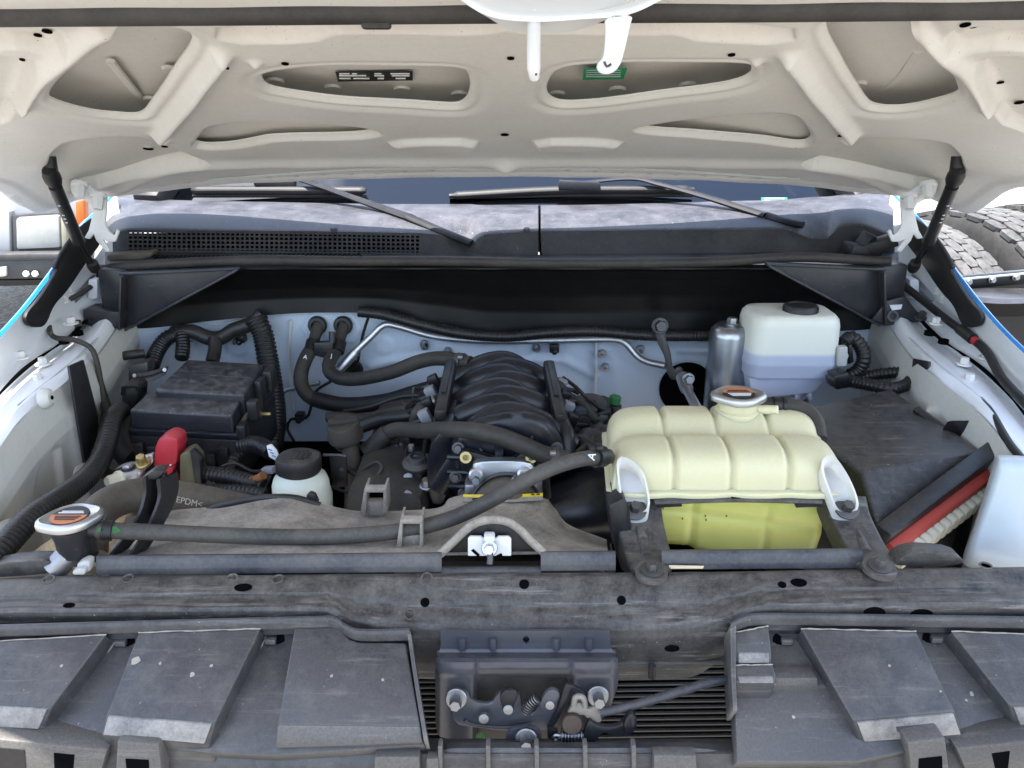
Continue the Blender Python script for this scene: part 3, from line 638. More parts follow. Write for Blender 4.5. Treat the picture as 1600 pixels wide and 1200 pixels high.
# ------------------------------------------------------------------ hinges and struts
for side in (1, -1):
    X = (lambda p: p) if side == 1 else mx
    w_ = 'left' if side == 1 else 'right'
    po = [(108, 288), (112, 282), (124, 281), (166, 308), (166, 322), (164, 350), (170, 362), (178, 368), (182, 358), (186, 362), (180, 378), (168, 378), (160, 374), (172, 392), (166, 394), (150, 376), (146, 366), (140, 374), (131, 372), (138, 360), (143, 340), (146, 326), (140, 318), (112, 303)]
    bm = NB(); prism(bm, [P(X(a), b, 1.335) for a, b in po], (0, .006, 0)); t = finish(fixn(bm), 'hinge', 'hood_white', th_, .0015)
    bm = NB(); pl = [(108, 288), (112, 282), (124, 281), (166, 308)]
    gridmesh(bm, loftc([[P(X(a), b, 1.336) for a, b in pl], [P(X(a), b - 1, 1.36) for a, b in pl]], 16, 2, 0), lip=(0, 0, -.003)); finish(bm, 'top_flange', 'hood_white', t)
    for a, b in ((126, 291), (155, 309)): bolt('bolt', P(X(a), b, 1.330) + Vector((0, 0, .006)), (0, -.5, -1), .0085, .020, 'hood_white', t, .013)
    # gas strut
    A_, B_, C_ = P(X(82), 281, 1.215), P(X(123), 378, 1.30), P(X(146), 416, 1.335)
    t = T('hood_strut', f'black {w_}-hand gas strut holding the hood up', 'gas strut', C_, 'hood gas struts')
    bm = NB(); d = (B_ - A_)
    tube(bm, [A_ + d * .10, A_ + d * .14, B_ - d * .10, B_ - d * .07, B_], .0096, seg=18, smooth=False, rfun=lambda s: 1 if s < .9 else 1.06); cyl = finish(fixn(bm), 'cylinder', 'black_plastic', t, ang=40)
    for k in (.35, .5, .56, .62): 
        q = A_ + d * k + Vector((0, -.0096, 0)); bm = NB(); box(bm, q, (.004, .0008, .008)); finish(fixn(bm), 'print_mark', 'grey_clip', cyl)
    bm = NB(); tube(bm, [B_, C_], .005, seg=12, smooth=False); finish(fixn(bm), 'rod', 'black_clean', t)
    bm = NB(); lathe(bm, A_ + Vector((0, 0, .004)), [(0, -.017), (.010, -.014), (.0125, -.004), (.0125, .006), (.010, .014), (0, .016)], (d.x, d.y, d.z), 18); finish(fixn(bm), 'socket', 'black_soft', t)
    bm = NB(); lathe(bm, A_ + Vector((0, .0, .012)), [(0, 0), (.010, 0), (.010, .022), (0, .022)], (0, .1, 1), 14); finish(fixn(bm), 'ball_stud', 'black_soft', t)
    bm = NB(); lathe(bm, C_, [(0, -.012), (.009, -.010), (.010, 0), (.008, .010), (0, .012)], (d.x, d.y, d.z), 14); finish(fixn(bm), 'lower_socket', 'black_soft', t)
# ------------------------------------------------------------------ windshield
WS = .577
def wp(px, py): return PN(px, py, (0, 1.62, 1.358), Vector((0, -WS, 1)))
t = T('windshield', 'dark windshield reflecting blue sky above the cowl', 'windshield', (-.012, 1.64, 1.36))
u = np.linspace(-.72, .70, 60); s = np.linspace(-.04, .75, 30); uu, ss = np.meshgrid(u, s)
bul = .05 * ((uu + .012) / .7) ** 2
bm = NB(); gridmesh(bm, np.dstack([uu, 1.62 + bul + ss * math.cos(R(30)), 1.358 + ss * .5])); g = finish(bm, 'glass', 'windshield_glass', t)
st = quad('sticker', [wp(a, b) + Vector((0, .008, -.010)) for a, b in [(1192, 302), (1233, 302), (1233, 310), (1192, 310)]], 'green_print', t)
for r0 in (304, 307): quad('print_line', [wp(a, b) + Vector((0, .0074, -.0085)) for a, b in [(1196, r0), (1228, r0), (1228, r0 + 1.2), (1196, r0 + 1.2)]], 'white_print', st)
bm = NB(); prism(bm, [(-.74, 1.70, 1.30), (.72, 1.70, 1.30), (.72, 2.5, 1.36), (-.74, 2.5, 1.36)], (0, 0, -.05)); tag(finish(fixn(bm), 'dashboard', 'black_soft'), 'black dashboard top behind the windshield', 'dashboard')
t = T('cab', 'white cab with dark pillars around the windshield', 'cab', (-.012, 2.0, .9))
for side in (1, -1):
    X = (lambda p: p) if side == 1 else mx
    a = Vector((-.012 - .73 * side, 1.63, 1.36)); b = Vector((-.012 - .64 * side, 2.28, 1.74))
    bm = NB(); beam(bm, a, b, .06, .05); finish(fixn(bm), 'pillar', 'black_soft', t, .012)
    bm = NB(); prism(bm, [a + Vector((0, .05, 0)), b + Vector((0, .05, 0)), b + Vector((0, 1.0, 0)), a + Vector((-.05 * side, 1.5, 0)), a + Vector((-.05 * side, 1.5, -.6)), a + Vector((-.05 * side, .05, -.6))], (-.04 * side, 0, 0)); finish(fixn(bm), 'side_panel', 'white_paint', t, .01)
bm = NB(); prism(bm, [(-.68, 2.26, 1.74), (.66, 2.26, 1.74), (.66, 3.3, 1.76), (-.68, 3.3, 1.76)], (0, 0, .04)); finish(fixn(bm), 'roof', 'white_paint', t, .015)
bm = NB(); prism(bm, [(-.68, 3.2, 1.0), (.66, 3.2, 1.0), (.66, 3.3, 1.76), (-.68, 3.3, 1.76)], (0, .04, 0)); finish(fixn(bm), 'rear_wall', 'black_soft', t)

# ------------------------------------------------------------------ cowl
t = T('cowl', 'bleached black plastic cowl with grille below the windshield', 'cowl', (-.012, 1.5, 1.3))
def cowl(name, pxs, top, mid, edge, low, low2):
    f = lambda rows, y: [P(a, b, yy) for a, b, yy in zip(pxs, rows, y if isinstance(y, list) else [y] * len(pxs))]
    return f
# rows: windshield line, crease, edge
for name, pxs, r0, r1, r2, yb in (('left_section', [166, 190, 235, 330, 480, 600, 690, 712, 735, 758, 841], [312, 312, 314, 317, 319, 320, 320, 320, 320, 321, 321], [338, 336, 334, 333, 334, 335, 336, 336, 337, 337, 337], [372, 358, 357, 358, 360, 362, 365, 375, 380, 364, 358], 1.62),
                                  ('right_section', [845, 900, 980, 1090, 1190, 1232, 1266, 1292, 1312, 1350, 1396], [321, 321, 320, 318, 316, 314, 311, 310, 308, 303, 300], [337, 337, 335, 333, 331, 330, 329, 328, 326, 325, 330], [358, 358, 357, 356, 355, 357, 371, 371, 352, 350, 366], 1.62)):
    c0 = [P(a, b - 3, 1.655) for a, b in zip(pxs, r0)]; c1 = [P(a, b, 1.615) for a, b in zip(pxs, r0)]
    c2 = [P(a, b - 4, 1.545) for a, b in zip(pxs, r1)]; c3 = [P(a, b, 1.525) for a, b in zip(pxs, r1)]; c4 = [P(a, b, 1.455) for a, b in zip(pxs, r2)]
    c5 = [p + Vector((0, -.004, -.004)) for p in c4]
    bm = NB(); gridmesh(bm, loftc([c0, c1, c2, c3, c4, c5], 80, 3, 1), lip=(0, .002, -.003)); finish(bm, name, 'cowl_plastic', t, ang=50)
# dark front wall of the cowl with the grille mesh
u = np.linspace(176, 660, 620); v = np.linspace(0, 1, 44); uu, vv = np.meshgrid(u, v)
def wallp(px, k): # k 0..1 from the top edge to the shelf
    r0 = np.interp(px, [160, 200, 480, 650, 690, 712, 735, 758, 842, 1100, 1232, 1266, 1292, 1312, 1350, 1400], [368, 359, 361, 364, 367, 377, 382, 366, 361, 359, 359, 373, 373, 355, 353, 370]); r1 = np.interp(px, [160, 200, 650, 842, 1250, 1400], [394, 393, 397, 398, 394, 394])
    return P(px, r0 + (r1 - r0) * k, 1.450 - .018 * k)
X_ = np.array([[tuple(wallp(a, k)) for a in u] for k in v])
pu, pv = 7.6, 1 / 5.2
cu = np.abs(((uu - 200) / pu) % 1 - .5) * 2; cv = np.abs(((vv - .08) / pv) % 1 - .5) * 2
inside = (uu > 200) & (uu < 655 - 0) & (vv > .10) & (vv < .95 - .0 * uu)
keep = np.where(inside, np.minimum(.68 - cu, .70 - cv), -1.0)
bm = NB(); gridmesh(bm, X_, keep, lip=(0, .003, 0)); finish(bm, 'grille', 'cowl_dark', t, smooth=False)
for name, a0, a1 in (('wall', 655, 841), ('wall', 846, 1398)):
    aa = np.linspace(a0, a1, 90); X2 = np.array([[tuple(wallp(a, k)) for a in aa] for k in np.linspace(0, 1, 8)])
    bm = NB(); gridmesh(bm, X2, lip=(0, .003, 0)); finish(bm, name, 'cowl_dark', t)
bm = NB(); prism(bm, [P(170, 366, 1.49), P(680, 366, 1.49), P(680, 400, 1.49), P(170, 400, 1.49)], (0, .01, 0)); finish(fixn(bm), 'plenum_back', 'void', t)
# shelf in front of the wall, with fine mesh on the left
aa = np.linspace(164, 1404, 120); r1 = np.interp(aa, [160, 200, 650, 842, 1250, 1400], [394, 393, 397, 398, 394, 394]); r2 = np.interp(aa, [160, 380, 700, 842, 1250, 1400], [414, 408, 408, 410, 404, 408])
X2 = np.array([[tuple(P(a, b0 + (b1 - b0) * k, 1.432 - .052 * k)) for a, b0, b1 in zip(aa, r1, r2)] for k in np.linspace(0, 1, 6)])
bm = NB(); gridmesh(bm, X2, lip=(0, 0, -.003)); finish(bm, 'shelf', 'cowl_dark', t)
for i in range(46):
    for j in range(3):
        a = 236 + i * 7.2 + j * 3.6; b = 397.5 + j * 3.0; c = P(a, b, 1.425 - .014 * j) + Vector((0, 0, .0012))
        if i == 0 and j == 0: mp_ = None
        bm = NB(); prism(bm, [c + Vector((x, y, 0)) for x, y in ((-.0026, -.003), (.0026, -.003), (.0026, .003), (-.0026, .003))], (0, 0, -.001))
        if mp_ is None: mp_ = NB()
        tmp = bpy.data.meshes.new('t'); bm.to_mesh(tmp); bm.free(); mp_.from_mesh(tmp); bpy.data.meshes.remove(tmp)
tag(finish(mp_, 'mesh_openings', 'void', t, smooth=False), None, None, kind='stuff')
hose('seal', [(158, 424, 1.362), (200, 416, 1.365), (380, 407, 1.368), (560, 408, 1.37), (700, 408, 1.37), (842, 411, 1.37), (1000, 411, 1.37), (1120, 409, 1.37), (1250, 402, 1.37), (1390, 409, 1.365)], .0085, 'seal_rubber', t)
for a, b in [(823, 360), (1045, 360), (515, 399), (522, 359), (806, 411)]:
    bm = NB(); lathe(bm, P(a, b, 1.45), [(0, 0), (.008, 0), (.006, .004), (0, .005)], (0, -.2, 1), 12); finish(fixn(bm), 'clip', 'black_clean', t)
bm = NB(); beam(bm, P(842, 324, 1.60), P(845, 398, 1.43), .004, .004); finish(fixn(bm), 'seam', 'void', t)
# crumpled foam at the right end
for c_, s_, r_ in ((P(1346, 391, 1.40), (.055, .04, .022), 8), (P(1372, 382, 1.39), (.06, .03, .020), -24), (P(1358, 378, 1.41), (.03, .03, .025), 30)):
    bm = NB(); box(bm, c_, s_, Matrix.Rotation(R(r_), 3, 'Y') @ Matrix.Rotation(R(r_ * .6), 3, 'Z')); finish(fixn(bm), 'foam', 'black_soft', t, .002)
bm = NB(); prism(bm, [P(a, b, 1.40) for a, b in [(165, 398), (240, 393), (236, 402), (205, 412), (165, 414)]], (0, .03, 0)); finish(fixn(bm), 'foam', 'brown_rubber', t, .006)

# ------------------------------------------------------------------ wipers
def wiper(name, label, arm, blade, tip, split):
    t = T(name, label, 'wiper', P(*arm[0]), 'windshield wipers')
    pl = PP(arm); a = pl[:split + 1]; b = pl[split:]
    bm = NB(); tube(bm, a, .014, seg=10, flat=.55, rfun=lambda s: .85 + .15 * s); finish(fixn(bm), 'arm_head', 'wiper_metal', t, ang=40)
    bm = NB(); tube(bm, b, .0135, seg=8, flat=.5, rfun=lambda s: 1 - .5 * s); finish(fixn(bm), 'arm', 'wiper_metal', t, ang=35)
    bm = NB(); bl = PP(blade); tube(bm, bl, .0105, seg=10, flat=.8, rfun=lambda s: 1 if .02 < s < .98 else .6); k = finish(fixn(bm), 'blade', 'black_soft', t)
    bm = NB(); tube(bm, [p + Vector((0, .002, -.012)) for p in bl], .004, seg=6); finish(fixn(bm), 'rubber', 'black_soft', k)
    bm = NB(); c = P(*tip); box(bm, c, (.085, .02, .018), Matrix.Rotation(R(3), 3, 'Y')); finish(fixn(bm), 'blade_mount', 'wiper_metal', t, .004)
wiper('wiper', 'black windshield wiper with arm pivoting at the cowl centre', [(736, 380, 1.445), (700, 366, 1.46), (650, 345, 1.50), (640, 340, 1.51), (560, 312, 1.585), (510, 294, 1.63), (470, 281, 1.66), (440, 268, 1.70)], [(300, 297, 1.665), (420, 297, 1.66), (572, 298, 1.65)], (430, 285, 1.665), 3)
wiper('wiper', 'black windshield wiper with arm pivoting near the right end of the cowl', [(1255, 352, 1.46), (1225, 346, 1.48), (1205, 340, 1.50), (1196, 337, 1.505), (1100, 307, 1.585), (1030, 288, 1.635), (985, 279, 1.655), (905, 286, 1.655)], [(702, 306, 1.64), (880, 297, 1.65), (1084, 296, 1.65)], (905, 290, 1.645), 3)

# ------------------------------------------------------------------ black brace in front of the cowl
t = T('cowl_brace', 'black steel cowl brace across the bay with two triangular gussets', 'brace', (-.012, 1.36, 1.1))
aa = [150, 260, 400, 560, 660, 760, 900, 1050, 1200, 1330, 1410]
lo = [512, 506, 490, 484, 497, 515, 518, 516, 519, 512, 505]
c0 = [P(a, 414, 1.375) for a in aa]; c1 = [P(a, 420, 1.365) for a in aa]; c1b = [P(a, 424, 1.375) for a in aa]; c2 = [P(a, 424 + (b - 424) * .55, 1.40) for a, b in zip(aa, lo)]; c3 = [P(a, b + 4, 1.395) for a, b in zip(aa, lo)]
G = loftc([c0, c1, c1b, c2, c3], 160, 6, 1); G[..., 1] += .003 * np.sin(np.linspace(0, 60, 160))[None, :] * np.linspace(0, 1, G.shape[0])[:, None]
bm = NB(); gridmesh(bm, G, lip=(0, .004, 0)); finish(bm, 'panel', 'brace_black', t, ang=50)
for side in (1, -1):
    X = (lambda p: p) if side == 1 else (lambda p: 1571 - p)
    dz = 0 if side == 1 else -7
    tr = [(192, 428), (374, 419), (205, 514), (190, 514)]
    bm = NB(); prism(bm, [P(X(a), b + dz, 1.335) for a, b in tr], (0, .006, 0)); gs = finish(fixn(bm), 'gusset', 'brace_grey', t, .0015)
    bm = NB(); beam(bm, P(X(372), 421 + dz, 1.325), P(X(200), 513 + dz, 1.325), .03, .004, up=(-.5 * side, 0, 1)); finish(fixn(bm), 'flange', 'brace_grey', gs, .001)
    bm = NB(); beam(bm, P(X(194), 430 + dz, 1.325), P(X(192), 512 + dz, 1.325), .03, .004, up=(1, 0, 0)); finish(fixn(bm), 'flange', 'brace_grey', gs, .001)
    bm = NB(); beam(bm, P(X(190), 427 + dz, 1.335), P(X(374), 419 + dz, 1.345), .022, .004); finish(fixn(bm), 'flange', 'brace_grey', gs, .001)
    e = [(152, 421), (192, 424), (191, 487), (160, 484)]
    bm = NB(); prism(bm, [P(X(a), b + dz, 1.335) for a, b in e], (0, .05, 0)); finish(fixn(bm), 'end_post', 'brace_grey', t, .002)
    if side == 1:
        ft = [(128, 484), (191, 488), (190, 514), (132, 512)]
        bm = NB(); prism(bm, [P(X(a), b + dz, 1.315) for a, b in ft], (0, .045, 0)); finish(fixn(bm), 'foot', 'brace_grey', t, .002)
        bm = NB(); prism(bm, [P(a, b, 1.30) for a, b in [(112, 517), (122, 506), (145, 511), (150, 517), (120, 520)]], (0, .01, -.002)); finish(fixn(bm), 'foot_tab', 'zinc', t, .001)
        bolt('bolt', P(124, 512, 1.295), (0, -.3, 1), .007, .010, 'dull_metal', t, .011)
    else:
        ft = [(1362, 500), (1386, 470), (1415, 462), (1434, 487), (1446, 491), (1444, 502), (1385, 509)]
        bm = NB(); prism(bm, [P(a, b, 1.32) for a, b in ft], (0, .012, -.004)); finish(fixn(bm), 'foot', 'brace_grey', t, .002)
        bolt('bolt', P(1438, 497, 1.318), (0, -.5, 1), .007, .010, 'dull_metal', t, .010)
        bm = NB(); lathe(bm, P(1394, 494, 1.317), [(.006, 0), (.010, 0), (.010, .003), (.006, .003), (.006, 0)], (0, -1, .3), 20); finish(fixn(bm), 'slot_rim', 'dull_metal', t)
        bm = NB(); prism(bm, [P(a, b, 1.316) for a, b in [(1390, 477), (1410, 476), (1408, 483), (1394, 485)]], (0, .003, 0)); finish(fixn(bm), 'slot', 'white_paint', t)
# ------------------------------------------------------------------ intake manifold
t = T('intake_manifold', 'black ribbed plastic intake manifold in the middle of the bay', 'manifold', (-.01, 1.05, 1.0))
xc = -.012
for k in range(8):
    y = 1.205 - .0345 * k; zt = 1.186 + .0012 * k; odd = k % 2
    xp = xc + (.030 if odd else -.024); pts = []
    for i in range(13):
        s = -1 + 2 * i / 12; x = xc + s * .088
        q = (x - xp) / (.088 + abs(xp - xc))
        z = zt - .0195 - .048 * abs(s) ** 2.1 - .055 * max(0, (-s if odd else s)) ** 1.4
        yy = y + (.004 * s if odd else -.004 * s)
        pts.append((x, yy, z))
    bm = NB(); tube(bm, pts, .0196, seg=20, step=.01, rfun=lambda s: 1.0); finish(fixn(bm), 'runner', 'navy_plastic', t, ang=60)
bm = NB(); prism(bm, [(xc - .10, 1.0, 1.10), (xc + .10, 1.0, 1.10), (xc + .12, 1.0, .98), (xc - .12, 1.0, .98)], (0, .24, 0)); finish(fixn(bm), 'plenum_base', 'black_clean', t, .02)
# front plenum: a domed shell below the first runner
fp = [(700, 700), (712, 668), (745, 650), (790, 640), (830, 640), (862, 652), (884, 690), (890, 725), (880, 745), (840, 760), (745, 775), (700, 780)]
c = np.array(fp).mean(0); bm = NB(); loops = []
for y, k in ((.985, 1.02), (.955, 1.0), (.935, .96), (.922, .86), (.918, .70)):
    loops.append([P(c[0] + (a - c[0]) * k, c[1] + (b - c[1]) * k, y) for a, b in chaikin(fp, 2)])
add_loops(bm, loops); finish(fixn(bm), 'plenum', 'navy_plastic', t, ang=60)
hp_ = [(668, 700), (690, 672), (712, 664), (705, 700), (700, 790), (666, 790)]
slab('side_duct', hp_, .945, .10, 'navy_plastic', t, .012, rnd=1)
for r in (714, 737, 759):
    bm = NB(); tube(bm, [P(700, r, .925), P(735, r + 2, .915), P(740, r + 12, .915)], .0035, seg=8); finish(fixn(bm), 'rib', 'navy_plastic', t)
for (a, b) in (((834, 665), (830, 690)), ((745, 690), (752, 706)), ((760, 700), (745, 712))):
    bm = NB(); tube(bm, [P(*a, .925), P(*b, .918)], .003, seg=8); finish(fixn(bm), 'rib', 'navy_plastic', t)
for name, a, b, wd in (('fuel_rail', (705, 566, 1.16), (688, 648, .985), .017), ('fuel_rail', (857, 568, 1.14), (876, 655, .965), .017)):
    bm = NB(); a_, b_ = P(*a), P(*b); beam(bm, a_ + Vector((0, 0, -.004)), b_ + Vector((0, 0, -.004)), wd, .022); r_ = finish(fixn(bm), name, 'black_plastic', t, .004)
    bm = NB(); beam(bm, a_.lerp(b_, .06) + Vector((0, 0, .0085)), a_.lerp(b_, .7) + Vector((0, 0, .0085)), wd * .45, .004); finish(fixn(bm), 'rail_ridge', 'black_plastic', r_, .001)
bm = NB(); tube(bm, PP([(872, 645, 1.0), (877, 662, .975), (885, 680, .955), (886, 712, .94)]), .0115); finish(fixn(bm), 'rail_pipe', 'navy_plastic', t)
bm = NB(); tube(bm, PP([(690, 655, 1.015), (689, 668, 1.0), (688, 690, .98)]), .012); finish(fixn(bm), 'rail_end', 'cap_ribbed', t)
bm = NB(); tube(bm, PP([(704, 618, 1.085), (694, 622, 1.08), (688, 626, 1.08)]), .008); finish(fixn(bm), 'nipple', 'black_clean', t)

for q in range(4):
    a_ = P(700 - 4 * q, 584 + 18 * q, 1.135 - .035 * q)
    bm = NB(); box(bm, a_ + Vector((-.022, 0, -.012)), (.016, .014, .020), Matrix.Rotation(R(-25), 3, 'Y')); ij = finish(fixn(bm), 'injector_plug', 'grey_plug' if q % 2 else 'black_clean', t, .002)
    bm = NB(); tube(bm, [a_ + Vector((-.026, 0, -.018)), a_ + Vector((-.040, .004, -.024)), a_ + Vector((-.052, .018, -.032))], .0035, seg=8); finish(fixn(bm), 'injector_lead', 'loom', ij)
    b_ = P(856 + 5 * q, 590 + 18 * q, 1.135 - .035 * q)
    bm = NB(); box(bm, b_ + Vector((.020, 0, -.012)), (.016, .014, .020), Matrix.Rotation(R(25), 3, 'Y')); ij = finish(fixn(bm), 'injector_plug', 'black_clean' if q % 2 else 'grey_plug', t, .002)
    bm = NB(); tube(bm, [b_ + Vector((.024, 0, -.018)), b_ + Vector((.038, .004, -.022)), b_ + Vector((.048, .018, -.032))], .0035, seg=8); finish(fixn(bm), 'injector_lead', 'loom', ij)
for a_, b_ in ((716, 700), (870, 700), (725, 770), (712, 745)): bolt('bolt', P(a_, b_, .918), (0, -1, .3), .0055, .008, 'dull_metal', t, .008)
# ------------------------------------------------------------------ throttle body
t = T('throttle_body', 'silver throttle body with rubber intake boot in front of the manifold', 'throttle body', P(790, 800, .90))
slab('arm_bracket', [(716, 712), (722, 704), (732, 705), (780, 718), (800, 718), (822, 704), (834, 703), (840, 712), (838, 735), (825, 740), (735, 742), (722, 735)], .905, .012, 'black_clean', t, .003)
for a in (728, 830):
    bm = NB(); lathe(bm, P(a, 714, .904), [(.004, 0), (.0075, 0), (.0075, .005), (.004, .005), (.004, 0)], (0, -1, .3), 18); finish(fixn(bm), 'brass_bush', 'brass', t)
slab('post', [(773, 682), (787, 682), (787, 720), (773, 720)], .905, .012, 'navy_plastic', t, .002)
slab('flange_plate', [(737, 728), (745, 722), (785, 720), (828, 722), (836, 732), (840, 760), (835, 800), (745, 800), (740, 760)], .892, .014, 'alu', t, .003, rnd=1)
slab('motor_box', [(835, 733), (856, 734), (858, 790), (835, 792)], .90, .03, 'alu', t, .003)
slab('connector', [(847, 729), (858, 730), (862, 780), (848, 784)], .893, .02, 'black_clean', t, .002)
slab('side_box', [(726, 758), (742, 758), (742, 790), (726, 790)], .89, .03, 'alu', t, .003)
for a, b in ((744, 740), (819, 739)):
    bm = NB(); lathe(bm, P(a, b, .890), [(0, 0), (.009, 0), (.009, .012), (.0065, .014), (.0065, .006), (0, .006)], (0, -1, .25), 18); finish(fixn(bm), 'screw_post', 'alu', t)
    bolt('screw', P(a, b + 9, .872), (0, -1, .25), .0055, .010, 'steel', t)
bc = P(790, 788, .89); ax = Vector((.05, -1, .10))
bm = NB(); lathe(bm, bc, [(.02, -.01), (.043, -.01), (.044, .004), (.041, .008), (.041, .014), (.044, .018), (.044, .026), (.040, .030), (.036, .036), (.036, .045), (.030, .050), (.02, .05)], ax, 40); bt = finish(fixn(bm), 'intake_boot', 'brown_rubber', t)
bm = NB(); lathe(bm, bc, [(.0448, .004), (.0458, .005), (.0458, .011), (.0448, .012), (.044, .008), (.0448, .004)], ax, 40); finish(fixn(bm), 'clamp', 'dull_metal', bt)
bm = NB(); beam(bm, P(800, 747, .872), P(818, 760, .868), .010, .008); finish(fixn(bm), 'clamp_screw', 'steel', bt, .002)

# ------------------------------------------------------------------ big intake duct
bm = NB(); tube(bm, PP([(790, 822, .925), (840, 810, .925), (880, 800, .93), (915, 792, .935), (950, 790, .945)]), .048, seg=24, flat=.9, rfun=lambda s: .75 + .4 * s)
tag(finish(fixn(bm), 'intake_duct', 'navy_plastic', ang=60), 'curved black air duct between fan shroud and coolant tank', 'duct')
bm = NB(); tube(bm, PP([(905, 730, .97), (925, 718, .99), (960, 705, 1.02)]), .043, seg=28, corr=(.022, .05)); 
tag(finish(fixn(bm), 'intake_bellows', 'black_plastic', ang=60), 'black ribbed intake bellows behind the coolant tank hose', 'bellows')

# ------------------------------------------------------------------ coolant expansion tank
t = T('coolant_tank', 'cream four-lobed coolant tank with metal cap and yellow coolant', 'tank', (.255, .87, 1.05))
X0, X1, Y0, Y1, ZS = .119, .383, .792, .955, 1.152
U = .5 - .5 * np.cos(np.linspace(0, math.pi, 190)); U = U * .75 + np.linspace(0, 1, 190) * .25
V = .5 - .5 * np.cos(np.linspace(0, math.pi, 120)); V = V * .75 + np.linspace(0, 1, 120) * .25
uu, vv = np.meshgrid(U, V)
ex = np.clip(1 - np.abs(2 * uu - 1) ** 9, 0, 1) ** (1 / 3.2); ey = np.clip(1 - np.abs(2 * vv - 1) ** 6, 0, 1) ** (1 / 3.0)
sk_ = uu + .03 * (vv - .5)
gr = np.zeros_like(uu)
for g in (.255, .50, .745): gr += np.exp(-((sk_ - g) / .014) ** 2)
hh = .046 - .009 * np.exp(-((vv - .50) / .10) ** 2) + .006 * sst(.5, .7, vv)
H = hh * ex * ey * (1 - .15 * gr)
shr = 1 - .05 * (1 - np.cos((sk_ * 4 % 1) * 2 * math.pi)) * 0
Xw = X0 + (X1 - X0) * uu + .012 * (vv - .5); Yw = Y0 + (Y1 - Y0) * vv + .006 * gr * (1 - 2 * vv) * (np.abs(2 * vv - 1) ** 2)
bm = NB(); gridmesh(bm, np.dstack([Xw, Yw, ZS + H])); finish(bm, 'upper_shell', 'tank_upper', t, ang=80)
# moulded seam flange, scalloped
pts = []
N_ = 120
for i in range(N_):
    a = i / N_ * 4; e = int(a); f = a - e
    base = [(f, 0), (1, f), (1 - f, 1), (0, 1 - f)][e]
    nx, ny = [(0, -1), (1, 0), (0, 1), (-1, 0)][e]
    sc = .005 + .003 * abs(math.sin(math.pi * 4 * (base[0]))) if e in (0, 2) else .006
    pts.append(Vector((X0 + (X1 - X0) * base[0] + nx * sc + .012 * (base[1] - .5), Y0 + (Y1 - Y0) * base[1] + ny * sc, ZS + .003)))
bm = NB(); prism(bm, pts, (0, 0, -.007)); finish(fixn(bm), 'seam_flange', 'tank_upper', t, .0015)
lowp = [(.128, ZS - .004), (.374, ZS - .004), (.370, 1.06), (.355, 1.035), (.245, 1.035), (.228, 1.045), (.218, 1.066), (.150, 1.070), (.132, 1.09)]
bm = NB(); prism(bm, [(a, .826, z) for a, z in lowp], (0, .115, 0)); lo_ = finish(fixn(bm), 'lower_shell', 'tank_lower', t, .012, segs=3)
gx, gz = np.meshgrid(np.linspace(.122, .380, 130), np.linspace(1.028, ZS, 80)); dl = sdpoly(gx, gz, chaikin(lowp, 1))
fy = .826 - .020 * np.clip(1 - (1 - np.clip(-dl / .022, 0, 1)) ** 2.2, 0, 1) ** .5 + .004 * np.exp(-((gx - .212) / .005) ** 2) + .0035 * np.exp(-((gx - .300) / .005) ** 2) + .003 * np.exp(-((gz - 1.112 + .15 * (gx - .25)) / .006) ** 2)
bm = NB(); gridmesh(bm, np.dstack([gx, fy, gz]), dl); finish(bm, 'lower_front', 'tank_lower', lo_, ang=80)
for a, b in ((1066, 810), (1102, 806), (1103, 812), (1135, 806), (1036, 794)):
    quad('speck', [P(a - 1.2, b - 1.6, .8045), P(a + 1.2, b - 1.6, .8045), P(a + 1, b + 1.6, .8045), P(a - 1, b + 1.6, .8045)], 'rust', lo_)
# mounting tabs (troughs with raised rims)
for a, b, nm in (([(962, 706), (1004, 728), (1015, 770), (1016, 795), (1003, 806), (985, 806), (974, 795), (966, 760)], (993, 788), 'tab'), ([(1278, 722), (1300, 706), (1325, 740), (1342, 780), (1341, 798), (1325, 806), (1308, 800), (1298, 775)], (1325, 787), 'tab')):
    p2 = chaikin(a, 2); c = np.array(a).mean(0)
    yf = lambda r: .772 + (806 - r) / 100 * .022
    lo1 = [P(q[0], q[1], yf(q[1])) for q in p2]; inn = [P(c[0] + (q[0] - c[0]) * .87, c[1] + (q[1] - c[1]) * .90, yf(q[1])) for q in p2]
    dn = Vector((0, .004, -.012)); bm = NB()
    add_loops(bm, [[p + Vector((0, .004, -.016)) for p in lo1], lo1, inn, [p + dn for p in inn]], cap=True); tb = finish(fixn(bm), nm, 'tab_plastic', t, ang=40)
    bolt('bolt', P(b[0], b[1], .776) + Vector((0, .002, -.008)), (0, -.55, .83), .0065, .009, 'dull_metal', tb, .0135)
